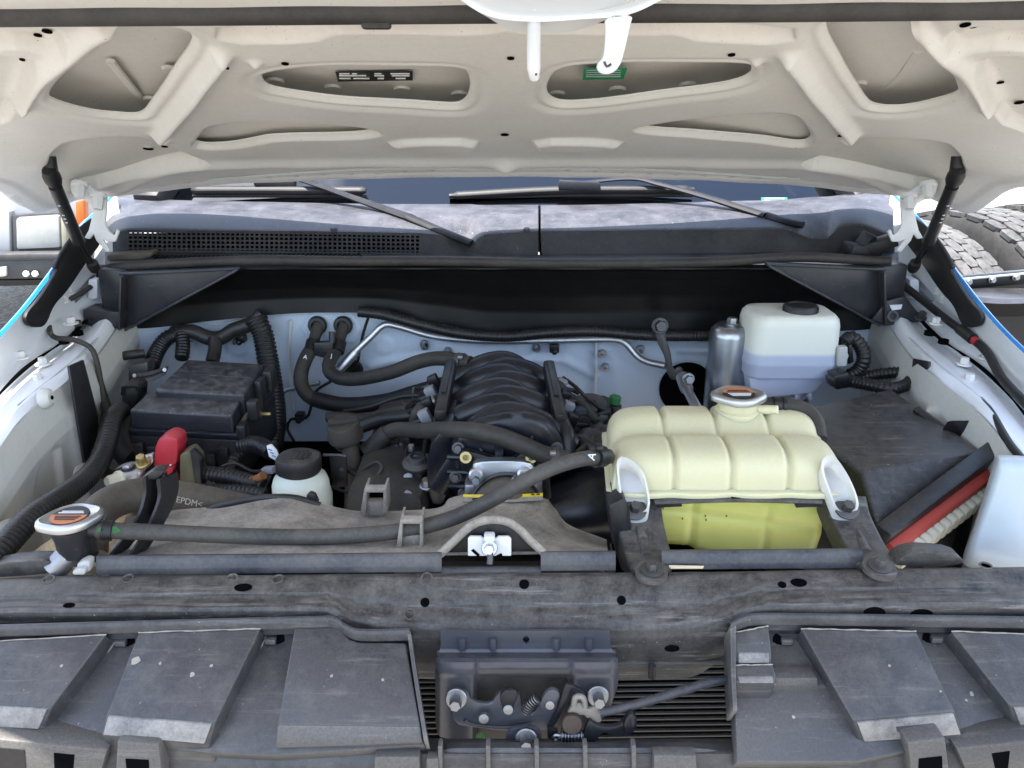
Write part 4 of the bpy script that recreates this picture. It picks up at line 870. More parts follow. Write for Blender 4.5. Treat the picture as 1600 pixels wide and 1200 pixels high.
# filler neck and cap
nc = P(1150, 655, .915); nc.z = 1.192
bm = NB(); lathe(bm, nc, [(0, -.01), (.027, -.01), (.028, .002), (.026, .006), (.027, .012), (.024, .014), (.024, .024), (0, .024)], seg=36); finish(fixn(bm), 'neck', 'tank_upper', t)
bm = NB(); tube(bm, [nc + Vector((.015, -.004, .014)), nc + Vector((.048, -.008, .014))], .006, smooth=False); finish(fixn(bm), 'nipple', 'tank_upper', t)
def rad_cap(parent, c, r, rot, name='cap', flip=False):
    bm = NB(); lob = lambda a, i: 1 + .24 * max(0, math.cos((a - rot))) ** 10 + .24 * max(0, -math.cos((a - rot))) ** 10
    lathe(bm, c, [(0, 0), (r * .88, 0), (r, .002), (r * 1.01, .006), (r * .97, .0095), (r * .86, .011), (r * .80, .0095), (0, .0095)], seg=64, rmod=lob); cp = finish(fixn(bm), name, 'cap_metal', parent, ang=50)
    # printed disc: orange half and dark half
    for nm, m, s0 in (('orange_print', 'orange_print', 0), ('dark_print', 'dark_print', math.pi)):
        s1 = s0 + (math.pi if flip else 0); bm = NB()
        pt = [c + Vector((math.cos(s1 + math.pi * k / 20) * r * .70, math.sin(s1 + math.pi * k / 20) * r * .70, .0105)) for k in range(21)]
        prism(bm, pt, (0, 0, -.0006)); finish(fixn(bm), nm, m, cp, smooth=False)
    for q, (w0, yy) in enumerate(((.5, .12), (.42, .24), (.5, -.14), (.46, -.26), (.4, -.38))):
        bm = NB(); prism(bm, [c + Vector((x * r * w0, (yy + e) * r, .0112)) for x, e in ((-1, -.02), (1, -.02), (1, .025), (-1, .025))], (0, 0, -.0004)); finish(fixn(bm), 'print_line', 'white_print' if (yy < 0) != flip else 'dark_print', cp, smooth=False)
    return cp
rad_cap(t, nc + Vector((0, 0, .024)), .0285, 0)

# hoses at the tank
o = hose('overflow_hose', [(1190, 634, .925), (1235, 634, .925), (1262, 642, .92), (1276, 660, .905), (1280, 686, .885)], .0095, label='short black hose from the coolant tank cap bending down to the right')
bm = NB(); tube(bm, PP([(1206, 633, .925), (1217, 634, .925)]), .0112, smooth=False); finish(fixn(bm), 'clamp', 'black_clean', o)
bm = NB(); tube(bm, PP([(1221, 634, .925), (1226, 634, .925)]), .0112, smooth=False); finish(fixn(bm), 'clamp', 'black_clean', o)
o = hose('coolant_hose', [(152, 828, .722), (250, 832, .732), (400, 838, .745), (520, 838, .752), (620, 830, .757), (700, 812, .762), (760, 785, .768), (810, 757, .776), (855, 734, .785), (905, 718, .80), (952, 713, .825)], .0088, 'grey_hose', label='long grey hose from radiator cap across the shroud to the coolant tank')
bm = NB(); tube(bm, PP([(930, 714, .812), (942, 713, .82)]), .0125, smooth=False); finish(fixn(bm), 'clamp', 'black_clean', o)
slab('clamp_ear', [(932, 698), (942, 698), (944, 706), (930, 706)], .805, .014, 'black_clean', o, .002)
bm = NB(); tube(bm, PP([(160, 828, .722), (176, 829, .724)]), .0112, smooth=False); finish(fixn(bm), 'clamp', 'black_clean', o)
quad('green_arrow', [P(a, b, .7135) for a, b in [(176, 823), (182, 822), (190, 829), (182, 833), (176, 832)]], 'green_plastic', o)
quad('green_mark', [P(a, b, .711) for a, b in [(153, 824), (158, 824), (158, 830), (153, 830)]], 'green_plastic', o)
def letter(txt, c, size, m, parent, rx=70, rz=0, ry=0):
    cu = bpy.data.curves.new('txt', 'FONT'); cu.body = txt; cu.size = size; cu.extrude = .0002; cu.align_x = 'CENTER'; cu.align_y = 'CENTER'
    ob = bpy.data.objects.new('txt', cu); me = bpy.data.meshes.new_from_object(ob); bpy.data.objects.remove(ob); bpy.data.curves.remove(cu)
    me.materials.append(M[m]); q = bpy.data.objects.new('lettering', me); C.objects.link(q); q.location = c; q.rotation_euler = (R(rx), R(ry), R(rz))
    q.parent = parent; return q
letter('A', P(925, 713, .793), .013, 'white_print', o, 60, 0, -80)

# ------------------------------------------------------------------ tank bracket
t = T('tank_bracket', 'dusty black steel bracket carrying the coolant tank', 'bracket', P(1190, 900, .70))
flg = lambda n, pl, wd, parent=t: None
def strap(name, ctr, wl, m='dusty_beam', parent=t, rib=None):
    a = [P(*q) for q in ctr]; L_ = []; 
    d = [Vector((w_, 0, 0)) for w_ in wl]
    G = loftc([[p - q + Vector((0, .006, -.018)) for p, q in zip(a, d)], [p - q for p, q in zip(a, d)], [p - q * .9 + Vector((0, -.003, .004)) for p, q in zip(a, d)], [p + q * .9 + Vector((0, -.003, .004)) for p, q in zip(a, d)], [p + q for p, q in zip(a, d)], [p + q + Vector((0, .006, -.018)) for p, q in zip(a, d)]], 50, 4, 1)
    bm = NB(); gridmesh(bm, G, lip=(0, .002, -.002)); o = finish(bm, name, m, parent, ang=60)
    if rib:
        bm = NB(); tube(bm, [P(*q) for q in rib], .006, seg=10, flat=.6); finish(fixn(bm), 'rib', m, o)
    return o
s1_ = strap('leg', [(993, 778, .802), (998, 812, .784), (1008, 850, .750), (1016, 880, .713), (1018, 895, .692)], [.030, .028, .026, .024, .018], rib=[(1002, 824, .768), (1006, 850, .745), (1010, 868, .724)])
s2_ = strap('leg', [(1318, 778, .802), (1328, 808, .784), (1346, 845, .750), (1364, 875, .713), (1372, 890, .692)], [.026, .024, .023, .022, .018], rib=[(1336, 824, .770), (1345, 845, .747), (1354, 862, .725)])
for q, pr in (((1018, 894, .684), s1_), ((1374, 888, .684), s2_)):
    c = P(*q) + Vector((0, 0, .001))
    bm = NB(); lathe(bm, c, [(0, -.004), (.0165, -.004), (.0165, .001), (0, .001)], (0, -.12, 1), 28); finish(fixn(bm), 'foot', 'dusty_beam', pr)
    bolt('bolt', c + Vector((0, 0, .001)), (0, -.12, 1), .0060, .008, 'dull_metal', pr, .0115)
bm = NB(); G = loftc([[P(1022, 772, .800), P(1150, 771, .800), P(1286, 772, .800)], [P(1022, 782, .782), P(1150, 780, .782), P(1286, 782, .782)], [P(1024, 788, .780), P(1150, 784, .780), P(1284, 787, .780)]], 30, 3, 1)
gridmesh(bm, G, lip=(0, .002, -.002)); cb = finish(bm, 'crossbar', 'dusty_beam', t)
bm = NB(); lathe(bm, P(1149, 777, .788), [(0, 0), (.0055, 0), (.0055, .002), (0, .002)], (0, -.5, .8), 16); finish(fixn(bm), 'hole', 'void', cb)
for a0, a1 in ((1024, 1066), (1242, 1286)):
    slab('stiffener', [(a0, 784), (a1, 784), (a1, 792), (a0 + 2, 794)], .781, .006, 'black_plastic', cb, .001)
slab('side_wall', [(950, 790), (975, 778), (984, 800), (992, 860), (985, 895), (972, 895), (958, 850)], .765, .05, 'black_plastic', t, .004)

# ------------------------------------------------------------------ air box
t = T('air_box', 'large dusty black air filter box at the right of the bay', 'air box', P(1400, 760, .95))
zt = 1.143
tp = [PZ(1246, 640, zt), PZ(1392, 606, zt), PZ(1532, 706, zt), PZ(1345, 736, zt), PZ(1292, 700, zt)]
bt_ = [tp[0] + Vector((-.01, 0, -.17)), tp[1] + Vector((.03, 0, -.16)), P(1556, 712, .935), P(1376, 838, .80), tp[4] + Vector((.01, .0, -.12))]
bm = NB(); add_loops(bm, [bt_, tp]); finish(fixn(bm), 'cover', 'airbox_plastic', t, .006, segs=3)
A1, B1 = P(1374, 840, .795), P(1560, 700, .935)
bm = NB(); beam(bm, A1, B1, .022, .030, up=(-.45, -.6, .65)); finish(fixn(bm), 'cover_rim', 'black_plastic', t, .004)
A2, B2 = P(1388, 858, .788), P(1562, 728, .920)
bm = NB(); beam(bm, A2, B2, .018, .016, up=(-.45, -.6, .65)); finish(fixn(bm), 'filter_seal', 'red_seal', t, .004)
A3, B3 = P(1400, 872, .790), P(1566, 748, .920); n_ = 17
for i in range(n_):
    a = A3.lerp(B3, i / n_); b = A3.lerp(B3, (i + .86) / n_)
    bm = NB(); beam(bm, a, b, .022, .026, up=(-.45, -.6, .65)); finish(fixn(bm), 'filter_pleat', 'filter_paper', t, .0035)
bm = NB(); prism(bm, [A3 + Vector((-.02, .02, -.02)), B3 + Vector((.0, .02, -.02)), B3 + Vector((.0, .02, -.22)), A3 + Vector((-.02, .02, -.22))], (.04, .12, 0)); finish(fixn(bm), 'lower_box', 'black_clean', t, .006)
bm = NB(); box(bm, (.475, .985, .985), (.19, .22, .17)); finish(fixn(bm), 'base', 'black_soft', t, .006)  # dark filler added so the bright gap beside the tank turns black
slab('rim_clip', [(1486, 765), (1500, 757), (1500, 763), (1486, 772)], .862, .012, 'black_clean', t, .001)
bm = NB(); tube(bm, PP([(1432, 640, 1.05), (1500, 690, .98), (1545, 705, .95)]), .006, smooth=False); finish(fixn(bm), 'rear_flange', 'black_plastic', t)

# ------------------------------------------------------------------ washer bottle
wl = [(1556, 714), (1562, 711), (1640, 716), (1700, 720), (1720, 900), (1600, 905), (1506, 886), (1504, 868), (1530, 800)]
bm = NB(); c = np.array(wl).mean(0); loops = []
for y, k in ((.96, .90), (.95, .96), (.90, 1), (.83, 1.0), (.826, 1.012), (.820, 1.012), (.816, 1.0), (.795, .985), (.778, .94), (.770, .86), (.766, .74)): loops.append([P(c[0] + (a - c[0]) * k, c[1] + (b - c[1]) * k, y) for a, b in chaikin(wl, 2)])
add_loops(bm, loops); tag(finish(fixn(bm), 'washer_bottle', 'washer_plastic', ang=60), 'white translucent washer bottle at the right edge beside the air filter', 'bottle')

# ------------------------------------------------------------------ brake fluid reservoir
t = T('brake_reservoir', 'translucent white brake fluid reservoir with black screw cap', 'reservoir', P(1240, 615, 1.25))
xa, xb = P(1168, 560, 1.235).x, P(1313, 560, 1.235).x
def rring(z, k, y0=1.225, y1=1.335, r=.025, xo=0., n=6):
    x0, x1 = xa + (1 - k) * .07 + xo, xb - (1 - k) * .07 + xo; yy0, yy1 = y0 + (1 - k) * .05, y1 - (1 - k) * .05; o = []
    for cx, cy, s in ((x0 + r, yy0 + r, math.pi), (x1 - r, yy0 + r, 1.5 * math.pi), (x1 - r, yy1 - r, 0), (x0 + r, yy1 - r, .5 * math.pi)):
        for i in range(n + 1): a = s + .5 * math.pi * i / n; o.append(Vector((cx + r * math.cos(a), cy + r * math.sin(a), z)))
    return o
zf = lambda row: P(1240, row, 1.225).z
bm = NB(); add_loops(bm, [rring(zf(592), .97), rring(zf(577), .98), rring(zf(574), 1.0), rring(zf(570), 1.0), rring(zf(567), .985), rring(zf(515), .96), rring(zf(505), .93), rring(zf(499), .86), rring(zf(497), .72)]); fluid_z = zf(560)
finish(fixn(bm), 'body', 'reservoir_plastic', t, ang=60)
bm = NB(); q = [P(a, b, 1.235) for a, b in [(1170, 590), (1308, 590), (1300, 598), (1284, 600), (1278, 610), (1265, 616), (1200, 622), (1174, 618)]]; prism(bm, q, (0, .09, 0)); finish(fixn(bm), 'sump', 'reservoir_blue', t, .006)
cc = P(1249, 497, 1.27)
bm = NB(); lathe(bm, cc, [(0, 0), (.028, 0), (.0285, .002), (.0285, .019), (.026, .023), (.020, .0235), (.019, .022), (0, .022)], seg=60, rmod=lambda a, i: 1 + (.012 * (1 if int(a / (2 * math.pi) * 60) % 2 else -1) if i in (2, 3) else 0)); finish(fixn(bm), 'cap', 'cap_ribbed', t)
bm = NB(); lathe(bm, cc + Vector((0, 0, -.006)), [(0, 0), (.034, 0), (.032, .006), (0, .006)], seg=36); finish(fixn(bm), 'collar', 'reservoir_plastic', t)
for a in (1243, 1262): slab('foot', [(a, 612), (a + 7, 612), (a + 8, 626), (a - 1, 626)], 1.24, .02, 'reservoir_blue', t, .002)
bolt('bolt', P(1255, 622, 1.235), (0, -1, 0), .006, .01, 'steel', t)
# white plug and connector with loom beside it
t = T('wiring_plug', 'white plug with black connector and green wire beside the brake reservoir', 'connector', P(1320, 575, 1.24))
slab('plug', [(1310, 543), (1325, 542), (1325, 552), (1327, 556), (1325, 561), (1323, 573), (1308, 573)], 1.225, .014, 'connector_white', t, .002)
for r0 in (548, 553, 562, 567): slab('slot', [(1313, r0), (1321, r0), (1321, r0 + 2), (1313, r0 + 2)], 1.2245, .002, 'grey_clip', t, 0)
slab('connector_body', [(1326, 540), (1332, 538), (1335, 566), (1326, 570)], 1.235, .02, 'black_clean', t, .002)
hose('wire', [(1320, 543, 1.24), (1322, 534, 1.25), (1332, 528, 1.26)], .0016, 'green_plastic', t, seg=6)
hose('wire', [(1316, 543, 1.24), (1318, 530, 1.25), (1328, 527, 1.26)], .0018, 'black_clean', t, seg=6)
hose('wiring_loom', [(1318, 536, 1.25), (1330, 528, 1.26), (1344, 540, 1.25), (1350, 560, 1.24), (1342, 578, 1.24), (1326, 588, 1.24)], .0115, 'loom', corr=(.006, .06), label='black corrugated loom curling beside the white plug', cat='wiring loom')
slab_t = T('sensor_connector', 'black connector block under the brake reservoir', 'connector', P(1315, 600, 1.2))
slab('shell', [(1302, 588), (1325, 582), (1332, 592), (1330, 606), (1306, 610)], 1.19, .03, 'black_clean', slab_t, .003)
slab('latch', [(1296, 592), (1306, 590), (1306, 606), (1298, 604)], 1.188, .02, 'black_plastic', slab_t, .002)
hose('wiring_loom', [(1330, 596, 1.20), (1362, 602, 1.17), (1395, 607, 1.15), (1418, 600, 1.17), (1425, 588, 1.2), (1415, 582, 1.22), (1380, 584, 1.24), (1345, 590, 1.25)], .0095, 'loom', corr=(.006, .06), label='black corrugated loom looping behind the air box', cat='wiring loom')
hose('apron_cable', [(1420, 606, 1.17), (1450, 600, 1.15), (1490, 603, 1.10), (1515, 612, 1.05), (1545, 640, .98), (1575, 690, .90), (1600, 722, .85), (1640, 780, .8)], .005, 'loom', label='thin black cable running down the right-hand apron', cat='cable')
o = hose('fender_cable', [(1404, 440, 1.36), (1440, 468, 1.31), (1480, 500, 1.24), (1510, 522, 1.19), (1540, 548, 1.13), (1565, 590, 1.06), (1600, 628, .98), (1660, 690, .9)], .0065, 'loom', label='black cable lying along the right-hand fender flange', cat='cable')
hose('red_tape', [(1522, 531, 1.165), (1527, 536, 1.155)], .0062, 'red_plastic', o)
hose('tape_joint', [(1500, 514, 1.205), (1520, 530, 1.17)], .0085, 'tape', o)
o = hose('fender_cable', [(142, 448, 1.36), (120, 462, 1.33), (92, 478, 1.31), (78, 494, 1.28), (78, 518, 1.22), (88, 528, 1.20), (115, 531, 1.19), (140, 542, 1.19), (150, 560, 1.18), (158, 600, 1.17), (165, 640, 1.16)], .0042, 'hose_rubber', label='grey cable looping over the left-hand fender flange', cat='cable')
bm = NB(); prism(bm, [P(a, b, 1.30) for a, b in [(82, 478), (95, 482), (96, 492), (80, 496)]], (0, .012, 0)); finish(fixn(bm), 'cable_clip', 'connector_white', o, .003)

# ------------------------------------------------------------------ steel canister and rod
t = T('steel_canister', 'bare metal cylinder canister left of the brake reservoir', 'canister', P(1130, 640, 1.28))
cb_ = P(1130, 640, 1.30); ct = P(1131, 512, 1.30); Hc = ct.z - cb_.z
bm = NB(); lathe(bm, cb_, [(0, -.03), (.036, -.03), (.0362, Hc - .012), (.034, Hc - .003), (.028, Hc + .004), (.012, Hc + .006), (0, Hc + .006)], seg=44); finish(fixn(bm), 'body', 'zinc', t, ang=50)
bolt('nut', cb_ + Vector((0, 0, Hc + .005)), (0, 0, 1), .009, .010, 'steel', t, .011)
bm = NB(); lathe(bm, cb_ + Vector((0, 0, Hc + .0045)), [(.012, 0), (.026, 0), (.026, .0012), (.012, .0012), (.012, 0)], seg=36); finish(fixn(bm), 'rust_ring', 'zinc', t)
t = T('stay_rod', 'aluminium stay rod with bolted bracket on the firewall', 'rod', P(1090, 640, 1.2))
bm = NB(); tube(bm, PP([(1066, 588, 1.31), (1072, 605, 1.28), (1082, 625, 1.22), (1096, 650, 1.15)]), .0095, seg=16, rfun=lambda s: 1.2 if s < .25 else .8 + .1 * s); finish(fixn(bm), 'rod', 'alu', t)
bolt('bolt', P(1075, 592, 1.285), (0, -1, .2), .008, .012, 'steel', t, .011)
slab('bracket', [(1024, 503), (1036, 498), (1042, 512), (1040, 530), (1048, 548), (1052, 580), (1062, 572), (1070, 580), (1060, 596), (1044, 592), (1040, 560), (1032, 545), (1022, 520)], 1.345, .008, 'dull_metal', t, .002, rnd=1)
bolt('bolt', P(1031, 509, 1.345), (0, -1, .2), .011, .014, 'dull_metal', t, .015)

# ------------------------------------------------------------------ fuse box
t = T('fuse_box', 'black two-step fuse box with dusty lid at the left of the bay', 'fuse box', P(300, 715, 1.12))
zt = 1.155
a0, a1, a2, a3 = PZ(292, 561, zt), PZ(412, 568, zt), PZ(381, 615, zt - .004), PZ(241, 609, zt - .004)
b0, b1, b2, b3 = PZ(232, 612, zt - .014), PZ(379, 620, zt - .014), PZ(362, 648, zt - .022), PZ(201, 641, zt - .022)
bm = NB(); dn = Vector((0, 0, -.045))
add_loops(bm, [[p + dn for p in (a0, a1, a2, a3)], [a0, a1, a2, a3]]); lid = finish(fixn(bm), 'lid', 'lid_plastic', t, .005, segs=3); LIDC = (a0.copy(), a1.copy(), a2.copy(), a3.copy())
bm = NB(); add_loops(bm, [[b0 + dn, b1 + dn, b2 + Vector((0, 0, -.030)), b3 + Vector((0, 0, -.030))], [b0, b1, b2, b3]]); finish(fixn(bm), 'lid_step', 'lid_plastic', lid, .004, segs=3)
cx = sum([(p.x) for p in (b2, b3)]) / 2
rim = [b3 + Vector((-.004, -.004, -.030)), b2 + Vector((.006, -.004, -.030)), a1 + Vector((.014, 0, -.044)), a0 + Vector((-.05, 0, -.044))]
bm = NB(); prism(bm, rim, (0, 0, -.010)); finish(fixn(bm), 'lid_rim', 'navy_plastic', t, .002)
bse = [p + Vector((0, 0, -.009)) for p in rim]; 
bm = NB(); add_loops(bm, [[p + Vector((.004 if i in (0, 3) else -.004, .004, -.075)) for i, p in enumerate(bse)], bse]); finish(fixn(bm), 'base', 'black_plastic', t, .004)
for i in range(7):
    p = bse[0].lerp(bse[1], .08 + .13 * i) + Vector((0, -.003, -.018 - .008 * (i % 3))); bm = NB(); box(bm, p, (.016, .010, .016 + .006 * (i % 2))); finish(fixn(bm), 'moulding', 'black_plastic', t, .002)
for k, (p, s) in enumerate([(b2.lerp(a2, .15) + Vector((.010, 0, -.030)), (.014, .02, .022)), (b2.lerp(a2, .9) + Vector((.014, 0, -.022)), (.016, .018, .03)), (a1 + Vector((.014, -.02, -.02)), (.014, .03, .035)), (a1 + Vector((.010, -.06, -.03)), (.012, .03, .05))]):
    bm = NB(); box(bm, p, s); finish(fixn(bm), 'latch', 'black_plastic', t, .003)
bm = NB(); tube(bm, PP([(384, 648, 1.12), (423, 647, 1.12)]), .0032, smooth=False, seg=8); st_ = finish(fixn(bm), 'stud', 'brass', t)
bm = NB(); lathe(bm, P(405, 647, 1.12), [(0, -.003), (.006, -.003), (.006, .003), (0, .003)], (1, 0, 0), 6); finish(fixn(bm), 'nut', 'brass', st_)
bm = NB(); beam(bm, P(398, 632, 1.12), P(378, 660, 1.09), .005, .006); finish(fixn(bm), 'hold_down', 'brown_rubber', t, .001)
# relay and connector left of the fuse box
t = T('relay_bracket', 'grey metal relay bracket behind the left corner of the fuse box', 'relay', P(215, 600, 1.25))
slab('relay', [(200, 573), (230, 566), (232, 582), (218, 598), (200, 598)], 1.25, .03, 'dull_metal', t, .003)
bm = NB(); G = loftc([[P(208, 590, 1.225), P(235, 586, 1.225), P(262, 576, 1.225)], [P(208, 584, 1.235), P(235, 580, 1.235), P(262, 572, 1.235)], [P(212, 600, 1.22), P(235, 597, 1.22), P(258, 586, 1.22)]], 16, 3, 0); gridmesh(bm, G, lip=(0, .003, 0)); finish(bm, 'strap', 'dull_metal', t)
bolt('rivet', P(212, 587, 1.224), (0, -1, .4), .004, .004, 'steel', t); bolt('rivet', P(259, 578, 1.224), (0, -1, .4), .004, .004, 'steel', t)
t = T('harness_connector', 'large black harness connector at the left side of the fuse box', 'connector', P(200, 640, 1.15))
slab('shell', [(188, 606), (194, 601), (212, 601), (218, 608), (216, 625), (205, 645), (190, 655)], 1.16, .035, 'black_plastic', t, .004)
slab('frame', [(189, 603), (216, 601), (218, 612), (213, 612), (211, 606), (194, 607), (193, 618), (188, 618)], 1.156, .006, 'black_clean', t, .001)
hose('cable_boot', [(200, 650, 1.14), (193, 672, 1.12), (200, 700, 1.10), (215, 715, 1.09)], .026, 'tape', label='taped black cable bundle hanging under the left fuse box corner', cat='cable')
hose('taped_stub', [(184, 558, 1.30), (200, 555, 1.30), (226, 552, 1.31)], .008, 'tape', label='taped wire end sticking out above the relay bracket', cat='wire')

# ------------------------------------------------------------------ battery terminals
t = T('battery_terminal', 'red positive battery terminal cover in front of the fuse box', 'terminal cover', P(262, 755, 1.02))
rp = [(241, 700), (246, 687), (262, 680), (277, 686), (279, 700), (277, 722), (270, 735), (252, 737), (238, 733)]
slab('cover', rp, 1.0, .035, 'red_plastic', t, .005)
slab('lip', [(240, 732), (272, 731), (268, 742), (272, 750), (279, 760), (272, 764), (258, 756), (246, 752)], .995, .02, 'red_plastic', t, .003)
quad('moulded_mark', [P(a, b, .9985) for a, b in [(257, 728), (268, 725), (268, 727), (257, 730)]], 'white_print', t)
t = T('battery_clamp', 'white lead battery clamp with nut left of the red terminal cover', 'clamp', P(200, 745, 1.0))
bm = NB(); lathe(bm, P(203, 737, .985), [(.010, -.008), (.018, -.008), (.019, 0), (.017, .006), (.011, .006), (.010, -.008)], (0, -.1, 1), 24); finish(fixn(bm), 'ring', 'alu', t)
bm = NB(); lathe(bm, P(203, 737, .985), [(0, -.008), (.010, -.008), (.009, .004), (0, .004)], (0, -.1, 1), 20); finish(fixn(bm), 'post', 'dull_metal', t)
slab('ear', [(186, 731), (200, 728), (204, 734), (190, 738)], .98, .018, 'alu', t, .003)
slab('ear', [(192, 744), (212, 742), (216, 736), (222, 740), (214, 750), (198, 752)], .975, .018, 'alu', t, .003)
bolt('bolt_yellowed', P(188, 747, .97), (-.5, -1, .2), .008, .016, 'filter_paper', t, .011)
bolt('bolt', P(224, 725, .99), (0, -.4, 1), .007, .012, 'brass', t, .010)
slab('link', [(218, 716), (238, 710), (240, 722), (228, 735), (216, 732)], 1.0, .012, 'alu', t, .003)
bm = NB(); box(bm, (-.47, 1.02, .965), (.17, .2, .1)); tag(finish(fixn(bm), 'battery', 'black_plastic', None, .006), 'black battery below the red terminal cover', 'battery')
t = T('fuse_link', 'murky clear fuse link block right of the red terminal cover', 'fuse link', P(300, 760, 1.0))
slab('block', [(280, 712), (295, 705), (308, 720), (314, 768), (298, 772), (280, 755)], .985, .03, 'murky_plastic', t, .003)
slab('face', [(296, 706), (312, 722), (316, 768), (306, 770)], .98, .02, 'black_plastic', t, .002)

# ------------------------------------------------------------------ looms at the left
hose('wiring_loom', [(-30, 890, .70), (10, 850, .745), (50, 808, .80), (95, 778, .86), (130, 752, .92), (155, 722, .98), (167, 690, 1.03), (176, 655, 1.08), (190, 640, 1.12)], .0135, 'loom', corr=(.007, .06), label='thick black corrugated loom along the left-hand apron', cat='wiring loom')
hose('wiring_loom', [(165, 640, 1.16), (160, 660, 1.14), (146, 690, 1.10), (146, 705, 1.06), (150, 720, 1.02)], .005, 'loom', label='thin black loom beside the rubber strip on the left apron', cat='wiring loom')
hose('taped_loom', [(152, 592, 1.19), (158, 612, 1.18), (166, 636, 1.16), (172, 655, 1.13)], .008, 'tape', label='tape-wrapped loom on the left apron above the corrugated loom', cat='wiring loom')
hose('battery_cable', [(160, 725, 1.02), (162, 738, .99), (178, 745, .98), (195, 738, .98)], .009, 'tape', label='black taped cable leading to the white battery clamp', cat='cable')
for lab_, pth, r_, m_, cr_ in (
    ('black corrugated loom rising from the left back corner of the fuse box', [(236, 572, 1.31), (246, 548, 1.34), (260, 530, 1.36), (280, 520, 1.37)], .0135, 'loom', (.006, .06)),
    ('taped loom trunk across the firewall above the fuse box', [(270, 521, 1.37), (300, 518, 1.372), (325, 528, 1.37), (345, 528, 1.37), (365, 516, 1.372), (395, 505, 1.375), (410, 490, 1.38)], .0135, 'tape', None),
    ('short corrugated loom drop behind the middle of the fuse box lid', [(284, 522, 1.365), (286, 540, 1.35), (284, 560, 1.33)], .012, 'loom', (.006, .06)),
    ('taped loom drop behind the fuse box, right of the short corrugated one', [(336, 528, 1.362), (336, 545, 1.35), (332, 566, 1.33)], .012, 'tape', None),
    ('thick corrugated loom running down the right side of the fuse box', [(398, 498, 1.372), (410, 520, 1.365), (418, 560, 1.345), (426, 610, 1.31), (430, 655, 1.27), (424, 700, 1.22)], .0185, 'loom', (.007, .055)),
    ('corrugated loom crossing below the fuse box, upper of two', [(316, 740, 1.0), (350, 744, .99), (385, 752, .98), (412, 762, .97)], .0115, 'loom', (.006, .06)),
    ('corrugated loom crossing below the fuse box, lower of two', [(316, 768, .97), (350, 768, .965), (390, 770, .96), (415, 775, .955)], .0105, 'loom', (.006, .06)),
    ('short corrugated loom from the fuse box to the white tag', [(376, 696, 1.07), (400, 694, 1.06), (425, 706, 1.03)], .0125, 'loom', (.006, .05)),
    ('thin corrugated loom dropping below the right corner of the fuse box', [(380, 706, 1.07), (366, 720, 1.05), (360, 740, 1.03)], .009, 'loom', (.006, .05)),
):
    hose('wiring_loom', pth, r_, m_, corr=cr_, label=lab_, cat='wiring loom')
t = T('paper_tag', 'white printed tag wrapped round a loom beside the reservoir cap', 'tag', P(424, 708, 1.02))
slab('tag', [(416, 697), (424, 695), (432, 704), (436, 714), (430, 720), (420, 714)], 1.01, .004, 'white_print', t, .001)
for a, b in ((419, 701), (422, 706), (425, 711)): quad('print_line', [P(a, b, 1.0095), P(a + 6, b + 2, 1.0095), P(a + 6, b + 3.2, 1.0095), P(a, b + 1.2, 1.0095)], 'blue_paint', t)
bm = NB(); tube(bm, PP([(375, 748, .98), (398, 750, .975), (412, 742, .97)]), .006); tube(bm, PP([(398, 750, .975), (410, 758, .972)]), .005)
tag(finish(fixn(bm), 'copper_lug', 'rust'), 'rusty orange cable lug between the looms and the reservoir', 'cable lug')

# ------------------------------------------------------------------ power steering reservoir
t = T('power_steering_reservoir', 'milky plastic power steering reservoir with dusty black cap', 'reservoir', P(475, 790, .95))
bc = P(472, 775, .955); cz = P(467, 722, .955)
bm = NB(); lathe(bm, bc, [(0, -.02), (.040, -.02), (.041, .0), (.0385, .010), (.038, .020), (.035, .029), (.028, .034), (.026, .040), (0, .040)], seg=44); finish(fixn(bm), 'bottle', 'milk_plastic', t, ang=60)
cc = Vector((cz.x, cz.y, cz.z))
bm = NB(); lathe(bm, cc, [(0, -.014), (.0265, -.014), (.028, -.012), (.028, .006), (.0265, .009), (.022, .0105), (0, .0105)], (.06, 0, 1), 44, rmod=lambda a, i: 1 + .10 * max(0, math.cos(a - .6)) ** 14 + .10 * max(0, math.cos(a - 3.6)) ** 14); cp = finish(fixn(bm), 'cap', 'cap_black', t, ang=40)
for i in range(5):
    bm = NB(); a = -.012 + .006 * i; w2 = .018 if abs(a) < .008 else .012
    for k in range(5): box(bm, cc + Vector((-w2 + 2 * w2 * (k + .5) / 5, a, .0108)), (2 * w2 / 5 * .75, .0016, .0012))
    finish(fixn(bm), 'embossed_line', 'cap_ribbed', cp)
t = T('reservoir_bracket', 'black steel bracket plate right of the steering reservoir', 'bracket', P(530, 790, 1.0))
slab('plate', [(514, 712), (541, 712), (543, 760), (520, 764)], 1.0, .004, 'black_soft', t, .001)
hose('wire_loop', [(505, 711, .99), (530, 711, .99), (541, 713, .99)], .0022, 'dull_metal', t, seg=8)
slab('hole', [(529, 734), (534, 730), (538, 734), (534, 737)], .9985, .002, 'dull_metal', t, 0)

